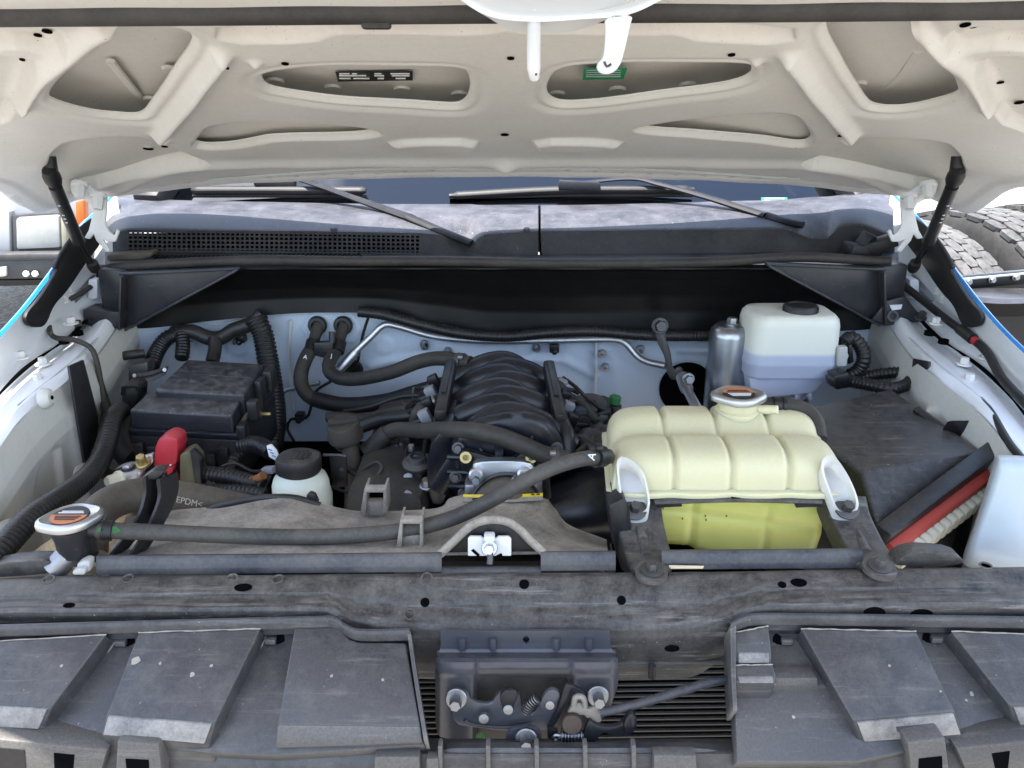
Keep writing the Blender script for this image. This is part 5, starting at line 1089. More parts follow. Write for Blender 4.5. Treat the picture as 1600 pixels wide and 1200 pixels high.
# ------------------------------------------------------------------ oil filler
t = T('oil_filler', 'dusty oil filler neck with round screw cap left of the manifold', 'oil filler', P(548, 790, 1.02))
bm = NB(); tube(bm, PP([(544, 690, 1.06), (550, 720, 1.05), (552, 770, 1.04), (550, 800, 1.03)]), .0125, seg=18); finish(fixn(bm), 'neck', 'brown_hose', t)
oc = P(541, 685, 1.065)
bm = NB(); lathe(bm, oc, [(0, -.012), (.018, -.012), (.021, -.002), (.026, .002), (.0265, .008), (.0245, .012), (.024, .026), (.022, .029), (0, .029)], (-.06, -.22, 1), 40); cp = finish(fixn(bm), 'cap', 'brown_hose', t)
d_ = Vector((-.06, -.22, 1)).normalized(); bm = NB(); beam(bm, oc + d_ * .030 + Vector((-.021, -.004, 0)), oc + d_ * .030 + Vector((.021, .006, 0)), .012, .010, up=d_); finish(fixn(bm), 'grip', 'hose_rubber', cp, .003)

# ------------------------------------------------------------------ hoses and pipes round the engine
o = hose('heater_hose', [(487, 545, 1.372), (477, 562, 1.345), (470, 588, 1.325), (476, 612, 1.31), (498, 627, 1.30), (540, 633, 1.285), (600, 628, 1.26), (650, 614, 1.235), (700, 600, 1.20)], .0128, label='left heater hose curling under the other and running to the manifold')
hose('braided_sleeve', [(492, 624, 1.302), (540, 633, 1.285), (600, 628, 1.26), (650, 614, 1.235), (700, 600, 1.20)], .0142, 'braid', o)
letter('A', P(477, 558, 1.330), .010, 'white_print', o, 60, 0, 15)
o2 = hose('heater_hose', [(527, 545, 1.372), (516, 562, 1.345), (514, 578, 1.325), (528, 590, 1.31), (560, 592, 1.295), (610, 582, 1.27), (655, 565, 1.25), (690, 560, 1.235), (735, 568, 1.21)], .0122, label='right heater hose bending from the firewall to the manifold')
letter('J', P(518, 556, 1.336), .010, 'white_print', o2, 60, 0, 5)
for a0, a1, oo in ((498, 487, o), (538, 527, o2)):
    hose('pipe', [(a0, 508, 1.405), (a1 + 4, 530, 1.385), (a1, 546, 1.37)], .0105, 'hose_rubber', oo)
    hose('clamp', [(a1 + 3, 534, 1.378), (a1 - 1, 550, 1.362)], .0135, 'black_clean', oo)
t = T('hose_clip', 'black plastic clip joining the two heater hoses', 'clip', P(507, 545, 1.36))
slab('bridge', [(490, 536), (520, 534), (522, 552), (505, 560), (490, 556)], 1.352, .014, 'black_plastic', t, .003)
hose('key', [(519, 518, 1.36), (519, 535, 1.355)], .006, 'black_plastic', t)
o = hose('air_conditioning_pipe', [(530, 578, 1.365), (552, 553, 1.375), (580, 526, 1.385), (600, 508, 1.39), (622, 510, 1.393), (680, 526, 1.395), (760, 533, 1.395), (860, 532, 1.395), (950, 530, 1.393), (975, 535, 1.39), (992, 553, 1.385), (1010, 565, 1.37), (1040, 572, 1.345)], .0062, 'alu', label='silver air conditioning pipe running along the firewall', cat='pipe')
hose('thick_end', [(530, 578, 1.364), (556, 550, 1.376)], .0088, 'alu', o)
hose('wiring_loom', [(560, 487, 1.372), (600, 492, 1.37), (660, 508, 1.367), (720, 521, 1.365), (790, 526, 1.365), (860, 520, 1.365), (930, 518, 1.365), (1010, 524, 1.365), (1110, 525, 1.365)], .0098, 'loom', corr=(.006, .03), label='long black loom across the firewall below the brace', cat='wiring loom')
hose('brake_line', [(500, 598, 1.38), (470, 605, 1.385), (446, 610, 1.385), (440, 622, 1.38), (440, 660, 1.37), (442, 700, 1.36)], .0040, 'alu', label='thin metal line bending down the firewall beside the fuse box loom', cat='pipe')
hose('thin_wire', [(578, 488, 1.39), (568, 520, 1.395), (562, 545, 1.40), (552, 575, 1.40), (495, 610, 1.39), (485, 640, 1.385), (478, 653, 1.385), (455, 655, 1.385), (449, 670, 1.38), (460, 690, 1.37)], .0028, 'loom', label='thin black wire looping down the firewall behind the heater hoses', cat='wire')
hose('breather_hose', [(574, 700, 1.09), (590, 690, 1.08), (606, 676, 1.07), (625, 671, 1.055), (660, 673, 1.0), (700, 671, .95), (745, 674, .915), (785, 683, .900), (820, 697, .892), (850, 710, .89), (885, 718, .895)], .0112, label='brown-grey breather hose crossing in front of the manifold')
hose('breather_hose', [(606, 676, 1.07), (590, 690, 1.07), (574, 706, 1.07)], .0135, label='branch of the breather hose going down left to the valve cover')
o = hose('vacuum_hose', [(686, 625, 1.08), (668, 631, 1.07), (652, 644, 1.06), (648, 664, 1.07), (648, 690, 1.08), (636, 720, 1.07), (612, 745, 1.06), (598, 752, 1.05)], .0088, label='black hose with silver clip from the left fuel rail')
hose('spring_clip', [(678, 627, 1.075), (672, 629, 1.073)], .0102, 'steel', o)
hose('wiring_loom', [(560, 730, 1.07), (590, 712, 1.075), (620, 698, 1.08), (650, 688, 1.09)], .0115, 'loom', corr=(.007, .07), label='ribbed black loom behind the oil filler neck', cat='wiring loom')
hose('injector_hose', [(512, 652, 1.22), (540, 652, 1.21), (575, 655, 1.19), (600, 646, 1.17), (640, 640, 1.13)], .0092, label='black hose with end fitting behind the oil filler cap')
hose('injector_harness', [(560, 668, 1.14), (600, 655, 1.13), (640, 650, 1.12), (680, 640, 1.11)], .011, 'loom', label='dark loom lying along the left valve cover', cat='wiring loom')
hose('right_pipe', [(862, 600, 1.15), (874, 610, 1.12), (882, 640, 1.09), (890, 665, 1.06), (905, 690, 1.02)], .0125, label='brown-grey hose right of the right fuel rail')
hose('sensor_wire', [(890, 620, 1.12), (910, 632, 1.10), (925, 652, 1.06), (945, 668, 1.03)], .007, label='taped wire between the right fuel rail and the coolant tank', cat='wire')
hose('overflow_pipe', [(566, 735, 1.0), (578, 726, .995), (590, 722, .99), (597, 730, .985), (590, 742, .98), (575, 750, .98), (568, 765, .975)], .0028, 'hose_rubber', label='thin wire loop below the breather hose', cat='wire')
hose('lower_hose', [(570, 752, .98), (590, 752, .975), (608, 758, .97), (612, 775, .96), (606, 790, .95)], .0095, label='grey hose bend behind the front clip tower of the shroud')
t = T('coolant_fitting', 'dull metal bolted coolant fitting left of the front plenum', 'fitting', P(650, 780, .97))
slab('stem', [(648, 725), (660, 725), (660, 760), (646, 775)], .975, .014, 'dull_metal', t, .003)
bm = NB(); lathe(bm, P(652, 722, .98), [(0, -.006), (.020, -.006), (.021, 0), (.014, .004), (.012, .010), (.009, .011), (.009, .005), (0, .005)], (0, -.2, 1), 28); finish(fixn(bm), 'cup', 'dull_metal', t)
slab('arm', [(640, 712), (648, 710), (672, 722), (672, 730), (650, 728), (640, 722)], .985, .012, 'dull_metal', t, .003)
slab('arm', [(650, 760), (666, 758), (672, 768), (665, 774), (650, 773)], .955, .014, 'dull_metal', t, .003)
bolt('bolt', P(641, 771, .945), (-.1, -1, .4), .0075, .012, 'steel', t, .009); bolt('bolt', P(666, 760, .952), (0, -.3, 1), .006, .010, 'steel', t, .009); bolt('bolt', P(643, 705, .985), (0, -.3, 1), .005, .008, 'steel', t); bolt('bolt', P(669, 720, .985), (0, -.3, 1), .005, .008, 'steel', t)
bm = NB(); tube(bm, PP([(640, 772, .95), (645, 785, .945), (648, 800, .94)]), .014); finish(fixn(bm), 'elbow', 'dull_metal', t)
slab('clip', [(630, 745), (643, 740), (645, 752), (636, 758)], .97, .008, 'grey_clip', t, .001)
t = T('vacuum_valve', 'flat grey valve plate on the left valve cover below the heater hoses', 'valve', P(640, 640, 1.18))
slab('plate', [(590, 641), (625, 634), (640, 636), (640, 643)], 1.19, .03, 'dull_metal', t, .001)
bm = NB(); lathe(bm, P(640, 636, 1.16), [(0, 0), (.013, 0), (.013, .008), (.010, .011), (0, .011)], seg=22); finish(fixn(bm), 'body', 'hose_rubber', t)
hose('wire_bail', [(645, 624, 1.17), (646, 608, 1.18), (650, 606, 1.18), (690, 603, 1.18)], .0022, 'dull_metal', t, seg=8)
bm = NB(); box(bm, P(668, 640, 1.14), (.035, .08, .04)); tag(finish(fixn(bm), 'ignition_coil_cover', 'black_soft', None, .006), 'black coil cover behind the left fuel rail', 'coil')
t = T('coil_connector', 'black round sensor connector between fuel rail and coolant tank', 'connector', P(905, 665, 1.05))
slab('shell', [(895, 645), (918, 643), (924, 668), (915, 676), (898, 672)], 1.055, .03, 'black_clean', t, .004)
bm = NB(); lathe(bm, P(911, 661, 1.053), [(0, 0), (.011, 0), (.011, .006), (.008, .006), (.008, .002), (0, .002)], (0, -1, .2), 22); finish(fixn(bm), 'socket', 'black_plastic', t)
hose('wire_clip', [(893, 644, 1.05), (895, 660, 1.045), (894, 668, 1.045)], .0018, 'brass', t, seg=6)
t = T('lifting_eye', 'flat metal engine lifting eye right of the manifold', 'bracket', P(920, 635, 1.12))
bm = NB(); lathe(bm, P(922, 631, 1.12), [(.009, 0), (.026, 0), (.026, .003), (.009, .003), (.009, 0)], (0, -.2, 1), 26); finish(fixn(bm), 'eye', 'dull_metal', t)
t = T('service_port', 'green capped service port left of the coolant tank top', 'valve cap', P(960, 640, 1.1))
bm = NB(); lathe(bm, P(960, 630, 1.10), [(0, 0), (.009, 0), (.009, .010), (.007, .012), (0, .012)], (.1, 0, 1), 14); finish(fixn(bm), 'cap', 'green_plastic', t)
bm = NB(); lathe(bm, P(960, 646, 1.10), [(0, 0), (.006, 0), (.006, .008), (.009, .010), (.009, .014), (0, .014)], (.1, 0, 1), 14); finish(fixn(bm), 'stem', 'dull_metal', t)

# ------------------------------------------------------------------ engine wiring: many thin leads with their plugs
t = T('engine_harness', 'thin black leads and plugs spread over the left of the engine', 'wiring harness', P(620, 760, 1.05))
rs = random.Random(11)
for l in ([(520, 720, 1.03), (560, 742, 1.02), (600, 735, 1.04), (640, 745, 1.03)], [(556, 700, 1.09), (590, 700, 1.09), (630, 690, 1.10), (670, 690, 1.06)], [(520, 760, .99), (545, 770, .985), (575, 762, .985), (620, 775, .97)],
          [(605, 790, .93), (615, 760, .965), (630, 735, 1.0), (634, 700, 1.05)], [(640, 650, 1.12), (655, 665, 1.09), (668, 690, 1.05), (664, 720, 1.0)], [(540, 640, 1.22), (580, 632, 1.2), (630, 622, 1.18), (690, 616, 1.14)],
          [(600, 660, 1.13), (618, 690, 1.1), (622, 720, 1.06), (610, 750, 1.02)], [(345, 730, 1.02), (370, 722, 1.02), (395, 735, 1.01), (418, 735, 1.0)], [(322, 752, .985), (350, 758, .98), (392, 760, .97)], [(420, 745, .985), (414, 765, .97), (418, 785, .95)]):
    q = [P(a + rs.uniform(-3, 3), b + rs.uniform(-3, 3), y) for a, b, y in l]
    bm = NB(); tube(bm, q, rs.choice((.0022, .003, .0042)), seg=8); finish(fixn(bm), 'lead', rs.choice(('wire_black', 'loom', 'tape', 'wire_brown')), t)
    bm = NB(); dq = (q[-1] - q[-2]).normalized(); beam(bm, q[-1] - dq * .004, q[-1] + dq * .016, .011, .010); finish(fixn(bm), 'plug', rs.choice(('black_clean', 'grey_plug', 'black_plastic')), t, .002)
t = T('right_harness', 'thin leads and plugs between manifold and coolant tank', 'wiring harness', P(900, 690, 1.0))
for l in ([(880, 590, 1.16), (900, 605, 1.13), (915, 620, 1.11), (940, 640, 1.08)], [(885, 690, .99), (905, 700, .98), (930, 690, .99)], [(872, 720, .93), (895, 712, .94), (920, 690, .97), (940, 660, 1.02)], [(900, 640, 1.08), (920, 655, 1.06), (940, 650, 1.06)]):
    q = [P(*p) for p in l]; bm = NB(); tube(bm, q, rs.choice((.003, .0045)), seg=8); finish(fixn(bm), 'lead', rs.choice(('wire_black', 'tape')), t)
    bm = NB(); dq = (q[-1] - q[-2]).normalized(); beam(bm, q[-1] - dq * .004, q[-1] + dq * .014, .012, .011); finish(fixn(bm), 'plug', 'black_clean', t, .002)
# hose clamps
def band(path, r, parent, m='dull_metal'):
    bm = NB(); a, b = P(*path[0]), P(*path[1]); tube(bm, [a, b], r, smooth=False, seg=18); finish(fixn(bm), 'clamp', m, parent)
    bm = NB(); box(bm, a.lerp(b, .5) + Vector((0, -r * .7, r * .7)), (.008, .008, .006)); finish(fixn(bm), 'clamp_screw', 'steel', parent, .001)
for ob in list(C.objects):
    if ob.name.startswith('heater_hose') and ob.type == 'MESH' and ob.parent is None:
        if 'right' in ob['label']: band([(716, 564, 1.222), (724, 565, 1.216)], .0140, ob)
    if ob.name == 'breather_hose': band([(858, 712, .891), (868, 715, .892)], .0126, ob)
    if ob.name == 'upper_radiator_hose': band([(330, 786, .897), (342, 789, .90)], .0218, ob)
# moulded details on the fuse box lid
for ob in list(C.objects):
    if ob.name == 'lid' and ob.type == 'MESH':
        a0, a1, a2, a3 = LIDC; cpt = (a0 + a1 + a2 + a3) / 4
        for k in range(3):
            bm = NB(); box(bm, cpt + Vector((-.03 + .03 * k, .02 - .008 * k, -.0022)), (.022, .003, .003)); finish(fixn(bm), 'moulded_bar', 'lid_plastic', ob, .0008)
        bm = NB(); beam(bm, a3.lerp(a0, .5) + Vector((.004, 0, .0005)), a2.lerp(a1, .5) + Vector((-.004, 0, .0005)), .004, .002); finish(fixn(bm), 'moulded_rib', 'lid_plastic', ob, .0006)
# ------------------------------------------------------------------ fan shroud
t = T('fan_shroud', 'dusty grey plastic fan shroud behind the radiator', 'shroud', P(550, 860, .78))
rear = [(196, 806, .855), (265, 796, .865), (345, 789, .87), (408, 777, .87), (450, 774, .87), (495, 784, .87), (560, 797, .865), (640, 796, .862), (688, 791, .862), (704, 777, .862), (745, 771, .862), (842, 775, .862), (866, 792, .86), (888, 818, .84), (948, 842, .81)]
fx = [164, 230, 300, 380, 430, 480, 560, 630, 670, 700, 740, 820, 860, 900, 950]
front = [(a, 874 - (a - 164) * .012, .715) for a in fx]
mid = [((a + c) / 2, b * .45 + d * .55, .785) for (a, b, y), (c, d, y2) in zip(rear, front)]
G = loftc([[P(*q) + Vector((0, .004, -.05)) for q in rear], PP(rear), [P(a, b + 5, y - .006) for a, b, y in rear], PP(mid), PP(front)], 170, 8, 1)
bm = NB(); gridmesh(bm, G); finish(bm, 'panel', 'dusty_plastic', t, ang=50)
hose('edge_bead', [(318, 799, .868), (350, 789, .868), (395, 780, .868), (430, 777, .868), (465, 779, .868), (500, 790, .866)], .0045, 'black_plastic', t)
slab('tab', [(478, 775), (484, 770), (492, 773), (498, 786), (480, 784)], .868, .008, 'black_plastic', t, .002)
def tower(x0, x1, r0, r1, y, name='clip_tower'):
    tw = slab(name, [(x0 - 6, r1 + 3), (x0, r0), (x0 + 4, r0), (x0 + 3, r1 + 3)], y, .03, 'dusty_plastic', t, .001)
    slab('post', [(x1 - 4, r0), (x1, r0), (x1 + 2, r1 + 3), (x1 - 5, r1 + 3)], y, .03, 'dusty_plastic', tw, .001)
    slab('top_bar', [(x0, r0), (x1, r0), (x1, r0 + 6), (x0, r0 + 6)], y - .001, .012, 'dusty_plastic', tw, .001)
    slab('ramp', [(x0 + 4, (r0 + r1) // 2 + 4), (x1 - 4, (r0 + r1) // 2 + 4), (x1 - 4, r1 + 6), (x0 - 2, r1 + 6)], y + .008, .014, 'dusty_plastic', tw, .001)
    slab('shade_gap', [(x0 + 4, r0 + 6), (x1 - 4, r0 + 6), (x1 - 4, (r0 + r1) // 2 + 3), (x0 + 4, (r0 + r1) // 2 + 3)], y + .026, .003, 'void', tw, 0)
    return tw
tower(569, 603, 764, 800, .835); tower(625, 660, 813, 853, .742)
# cable guide at the left: two tall ribs with a bridge
g = slab('guide', [(220, 748), (238, 736), (257, 736), (246, 750)], .755, .016, 'black_plastic', t, .001)
for pts in ([(222, 748, .752), (223, 772, .752), (216, 800, .745), (200, 828, .738), (164, 874, .715)], [(244, 750, .752), (246, 776, .752), (238, 802, .745), (224, 830, .738), (196, 874, .715)]):
    bm = NB(); pl = PP(pts)
    G = loftc([[p for p in pl], [p + Vector((.004, 0, .002)) for p in pl], [p + Vector((.012, .026, -.004)) for p in pl], [p + Vector((.004, .030, -.006)) for p in pl], [p + Vector((-.002, .004, -.004)) for p in pl]], 30, 2, 0)
    gridmesh(bm, G); finish(bm, 'rib', 'black_plastic', g)
slab('web', [(248, 750), (258, 738), (262, 780), (265, 800), (255, 818), (240, 815), (244, 790)], .768, .006, 'black_plastic', g, .001)
# warning strip
lab = T('warning_strip', 'yellow-topped warning label on the fan shroud', 'label', P(780, 785, .85))
def shp(a, b): return PN(a, b, tuple(P(780, 778, .852)), Vector((0, -.25, 1)))
quad('yellow_band', [shp(*q) + Vector((0, -.002, .0045)) for q in [(724, 776), (780, 778), (848, 774), (848, 779), (780, 782), (724, 780)]], 'yellow_print', lab)
quad('grey_band', [shp(*q) + Vector((0, -.002, .0043)) for q in [(724, 780), (780, 782), (848, 779), (848, 785), (800, 788), (724, 787)]], 'dusty_plastic', lab)
for a, b in ((756, 779), (762, 779), (772, 779.4), (784, 779.6), (796, 779.4), (830, 778), (838, 777.6)): quad('print_mark', [shp(*q) + Vector((0, -.002, .0055)) for q in [(a, b - .9), (a + 5, b - .9), (a + 5, b + .7), (a, b + .7)]], 'dark_print', lab)
for r0 in (783.5, 785.5):
    for a in range(738, 780, 11): quad('print_mark', [shp(*q) + Vector((0, -.002, .0055)) for q in [(a, r0), (a + 8, r0), (a + 8, r0 + .9), (a, r0 + .9)]], 'dark_print', lab)
# ------------------------------------------------------------------ hook plate at the front of the shroud
t = T('bump_stop', 'white steel plate with bolt in a black arch on the radiator support', 'plate', P(765, 872, .71))
slab('arch', [(690, 870), (712, 848), (735, 826), (758, 816), (786, 816), (806, 827), (824, 846), (846, 868)], .722, .014, 'black_soft', t, .002)
hose('arch_rim', [(688, 866, .718), (712, 843, .718), (735, 822, .72), (758, 813, .72), (786, 813, .72), (808, 824, .72), (828, 844, .718), (850, 864, .716)], .0045, 'dusty_plastic', t)
slab('plate', [(731, 842), (735, 839), (752, 839), (755, 842), (775, 842), (778, 839), (795, 839), (799, 843), (799, 869), (731, 869)], .712, .004, 'hood_white', t, .001)
for l in ([(738, 859), (748, 868)], [(784, 866), (776, 870)]): hose('slit', [(l[0][0], l[0][1], .7115), (l[1][0], l[1][1], .7115)], .0016, 'void', t, seg=6)
slab('block', [(756, 839), (773, 839), (773, 848), (756, 848)], .704, .012, 'hood_white', t, .002)
bolt('bolt', P(765, 856, .706), (0, -1, .5), .0055, .018, 'alu', t, .0085)
hose('stud', [(765, 862, .698), (766, 872, .694), (765, 882, .690)], .0032, 'dull_metal', t)
# ------------------------------------------------------------------ radiator top rail
t = T('radiator', 'radiator with grey top rail and dark cooling fins', 'radiator', P(800, 1100, .665))
for a0, a1, r_ in ((150, 690, 874), (690, 845, 884), (845, 962, 868), (1034, 1348, 866)):
    xs = np.linspace(a0, a1, 14)
    k = 0 if r_ != 884 else 8
    c = [[P(a, r_ + 2 - (a - a0) * .008, .722) for a in xs], [P(a, r_ - 8 - (a - a0) * .008 + k, .716) for a in xs], [P(a, r_ - 4 - (a - a0) * .008 + k, .709) for a in xs], [P(a, r_ + 12 - (a - a0) * .008, .704) for a in xs], [P(a, r_ + 24 - (a - a0) * .008, .703) for a in xs]]
    bm = NB(); gridmesh(bm, loftc(c, 40, 4, 1)); finish(bm, 'top_rail', 'rail_plastic', t, ang=60)
bm = NB(); prism(bm, [P(a, b, .672) for a, b in [(630, 1020), (1165, 1020), (1165, 1170), (630, 1170)]], (0, .02, 0)); finish(fixn(bm), 'core', 'void', t)
f0 = None
for i in range(14):
    r_ = 1036 + i * 9.0; L0 = 640; R0 = 1160
    bm = NB(); a, b = P(L0, r_ + 2, .655), P(R0, r_ - 5, .655); beam(bm, a, b, .003, .0016); finish(fixn(bm), 'fin', 'fin_metal', t, smooth=False)
# ------------------------------------------------------------------ radiator support beam
t = T('radiator_support', 'dusty black radiator support beam across the front of the bay', 'support beam', P(800, 960, .66))
px_ = [-90, 60, 250, 480, 520, 560, 620, 800, 1000, 1085, 1130, 1180, 1230, 1400, 1690]
bk = [905, 894, 893, 891, 890, 890, 890, 889, 888, 887, 887, 886, 885, 882, 878]
fr_ = [951, 947, 945, 943, 946, 960, 968, 970, 969, 966, 956, 941, 937, 935, 933]
bo = [969, 967, 966, 966, 976, 1008, 1026, 1029, 1029, 1024, 1000, 972, 966, 964, 962]
C0 = [P(a, b + 2, .700) + Vector((0, .002, -.02)) for a, b in zip(px_, bk)]; C1 = [P(a, b, .700) for a, b in zip(px_, bk)]
C2 = [P(a, b + (c - b) * .62, .672) for a, b, c in zip(px_, bk, fr_)]; C2b = [P(a, b + (c - b) * .70, .669) + Vector((0, 0, -.002)) for a, b, c in zip(px_, bk, fr_)]
C3 = [P(a, c, .655) for a, c in zip(px_, fr_)]; C4 = [P(a, c + (d - c) * .3, .648) for a, c, d in zip(px_, fr_, bo)]; C5 = [P(a, d, .646) for a, d in zip(px_, bo)]; C6 = [p + Vector((0, .004, -.03)) for p in C5]
G = loftc([C0, C1, C2, C2b, C3, C4, C5, C6], 220, 4, 1); nv, nu = G.shape[:2]
G[..., 2] += .0006 * np.sin(np.arange(nu) * .37)[None, :] * np.sin(np.arange(nv) * .8)[:, None]
bm = NB(); gridmesh(bm, G); bmn = finish(bm, 'beam', 'dusty_beam', t, ang=60)
def onbeam(px, py):
    # where the line of sight through the pixel meets the beam's surface
    o_, d = O, ray(px, py).normalized(); ok, loc, nor, idx = bmn.ray_cast(o_, d); return (loc, nor if nor.dot(d) < 0 else -nor) if ok else (P(px, py, .67), Vector((0, 0, 1)))
for a, b, r, s in [(380, 918, .0048, 1.9), (664, 941, .0046, 1), (819, 913, .0052, 1), (971, 938, .0046, 1), (1222, 914, .0042, 1), (1248, 910, .0055, 1.5), (1050, 1013, .0040, 1.9), (1366, 957, .0060, 1.8), (1440, 959, .0050, 2.2), (108, 946, .003, 2)]:
    c, n_ = onbeam(a, b); bm = NB(); ax_ = n_; uu_ = Vector((1, 0, 0)); uu_ = (uu_ - ax_ * uu_.dot(ax_)).normalized(); vv_ = ax_.cross(uu_)
    prism(bm, [c + ax_ * .0006 + uu_ * math.cos(q) * r * s + vv_ * math.sin(q) * r for q in np.linspace(0, 2 * math.pi, 20, endpoint=False)], ax_ * -.003); finish(fixn(bm), 'hole', 'void', t, smooth=False)
for a, b in [(76, 906), (200, 904), (363, 904), (434, 905), (667, 903), (1540, 884), (640, 960)]:
    c, n_ = onbeam(a, b); bm = NB(); lathe(bm, c, [(.0042, 0), (.0062, 0), (.0060, .0011), (.0046, .0009), (.0042, 0)], tuple(n_), 18); finish(fixn(bm), 'weld_ring', 'dusty_beam', t)
slab('end_lug', [(1400, 878), (1420, 864), (1450, 862), (1498, 867), (1512, 884), (1400, 886)], .702, .02, 'dusty_beam', t, .004, rnd=1)
slab('end_lug', [(-30, 890), (0, 880), (60, 874), (88, 880), (96, 892), (60, 900), (-30, 905)], .702, .02, 'dusty_beam', t, .004, rnd=1)
quad('bare_edge', [P(a, b, .6995) for a, b in [(1045, 883), (1100, 884), (1098, 888), (1045, 888)]], 'yellowed_tape', t)
t = T('cable_plug', 'white plastic plug behind the left end of the radiator support', 'plug', P(128, 895, .70))
slab('body', [(119, 882), (131, 876), (140, 878), (140, 894), (122, 895)], .698, .012, 'connector_white', t, .002)
slab('head', [(112, 893), (124, 888), (134, 890), (132, 899), (113, 899)], .692, .012, 'connector_white', t, .002)

# ------------------------------------------------------------------ radiator filler and upper hose
t = T('radiator_filler', 'radiator filler neck with silver pressure cap at the left front', 'radiator cap', P(115, 885, .72))
cc = P(112, 818, .722)
rad_cap(t, cc, .0265, .45, flip=True)
bm = NB(); lathe(bm, cc, [(0, -.035), (.017, -.035), (.0185, -.018), (.0215, -.006), (.0215, -.002), (.019, 0), (0, 0)], (.05, 0, 1), 30); finish(fixn(bm), 'neck', 'black_plastic', t)
hose('neck_tube', [(118, 838, .728), (122, 852, .728), (122, 875, .725)], .0195, 'tape', t)
hose('drain_pipe', [(118, 858, .722), (102, 872, .715), (86, 890, .71)], .013, 'neck_metal', t)
hose('outlet', [(130, 826, .722), (156, 828, .722)], .0085, 'black_plastic', t)
hose('tie', [(140, 806, .75), (158, 808, .745), (166, 818, .735)], .0014, 'connector_white', t, seg=6)
o = hose('upper_radiator_hose', [(138, 868, .77), (142, 826, .795), (160, 795, .825), (195, 777, .85), (240, 772, .87), (290, 778, .885), (340, 788, .90), (400, 800, .91)], .0205, 'brown_rubber', label='thick brown upper radiator hose bending behind the filler neck', seg=22)
letter('>EPDM<', P(292, 784, .860), .0110, 'hose_print', o, 66, -8, 8)

# ------------------------------------------------------------------ hood latch
t = T('hood_latch', 'grey steel hood latch bolted to a bracket in the grille opening', 'latch', P(822, 1150, .61))
def pl_(pts, y): return [P(a, b, y) for a, b in pts]
xs = [680, 690, 710, 738, 752, 800, 850, 885, 900, 930, 955, 968]
def rowc(b, ys): return [P(a, b if not isinstance(b, list) else bb, y) for (a, y, bb) in zip(xs, ys, b if isinstance(b, list) else [b] * len(xs))]
yt = [.634] * 12; ybu = [.618, .608, .602, .603, .610, .612, .612, .610, .603, .602, .606, .618]; ylo = [.622, .612, .606, .610, .632, .636, .636, .632, .610, .606, .610, .622]
bm = NB(); G = loftc([rowc(986, yt), rowc(1012, yt), rowc(1022, [.630] * 12), rowc(1030, ybu), rowc(1050, [y - .002 for y in ybu]), rowc(1062, ylo), rowc(1110, ylo), rowc([1150, 1152, 1156, 1158, 1160, 1160, 1160, 1160, 1150, 1135, 1122, 1112], ylo)], 90, 4, 1)
px2 = np.zeros(G.shape[:2]); py2 = np.zeros(G.shape[:2])
d_ = G - np.array([0, 0, CZ]); zc = d_[..., 1] * CP - d_[..., 2] * SP; px2 = 800 + F * d_[..., 0] / zc; py2 = 600 - F * (d_[..., 1] * SP + d_[..., 2] * CP) / zc
keep = sdpoly(px2, py2, chaikin([(688, 985), (690, 984), (950, 984), (954, 988), (954, 1016), (965, 1020), (967, 1064), (960, 1090), (948, 1120), (905, 1150), (830, 1160), (700, 1158), (684, 1150), (680, 1130), (680, 1022), (689, 1016)], 1))
keep = np.maximum(keep, -(np.hypot((px2 - 822) * 1.2, py2 - 1000) - 7))
bm = NB(); gridmesh(bm, G, keep, lip=(0, .003, 0)); brk = finish(bm, 'bracket', 'latch_steel', t, ang=60)
for a in (722, 770, 869, 920): hose('press_rib', [(a, 996, .6335), (a, 1014, .6325)], .004, 'latch_steel', brk, seg=8)
ml = [(706, 1098), (712, 1082), (730, 1080), (738, 1098), (768, 1101), (776, 1086), (790, 1078), (806, 1080), (814, 1088), (816, 1108), (828, 1118), (838, 1110), (846, 1090), (858, 1078), (874, 1080), (880, 1094), (874, 1118), (870, 1140), (800, 1144), (745, 1138), (708, 1132)]
slab('recess_shade', [(744, 1058), (896, 1058), (898, 1156), (744, 1156)], .626, .004, 'recess_shade_tone', t, .001)  # added sheet whose dark colour stands for shade behind the latch
mc = slab('latch_plate', ml, .598, .005, 'latch_steel', t, .0015, rnd=1)
slab('pawl', [(780, 1092), (786, 1080), (804, 1078), (812, 1086), (806, 1098), (800, 1112), (786, 1112)], .590, .006, 'latch_dark', mc, .002, rnd=1)
slab('fork', [(842, 1104), (850, 1086), (860, 1078), (872, 1080), (876, 1090), (862, 1106), (852, 1116)], .590, .006, 'latch_steel', mc, .002, rnd=1)
for a, b, r in ((794, 1107, .0058), (859, 1100, .0052), (756, 1121, .0058)): bm = NB(); lathe(bm, P(a, b, .591), [(0, 0), (r, 0), (r * .8, .003), (0, .0035)], (0, -1, .3), 18); finish(fixn(bm), 'rivet', 'bolt_steel', mc)
hose('return_spring', [(822, 1112, .592), (828, 1100, .592), (840, 1090, .592)], .0045, 'bolt_steel', mc, corr=(.0026, .25), seg=10)
hose('groove', [(726, 1124, .5975), (738, 1131, .5975), (790, 1136, .5975), (830, 1130, .5975)], .0018, 'latch_dark', mc, seg=6)
slab('release_lever', [(880, 1078), (884, 1070), (894, 1071), (915, 1084), (918, 1090), (905, 1088), (892, 1084), (888, 1100), (880, 1110), (872, 1128), (862, 1140), (858, 1132), (870, 1110)], .594, .005, 'latch_dark', t, .0015)
cr2 = slab('cable_bracket', [(896, 1100), (908, 1098), (914, 1108), (922, 1108), (938, 1100), (940, 1128), (930, 1134), (922, 1128), (912, 1118), (892, 1120), (884, 1126), (886, 1116)], .588, .005, 'alu_dirty', t, .0015)
hose('hook', [(897, 1102, .586), (899, 1090, .586), (907, 1088, .586), (913, 1094, .586), (914, 1104, .586)], .0030, 'alu_dirty', cr2, seg=8)
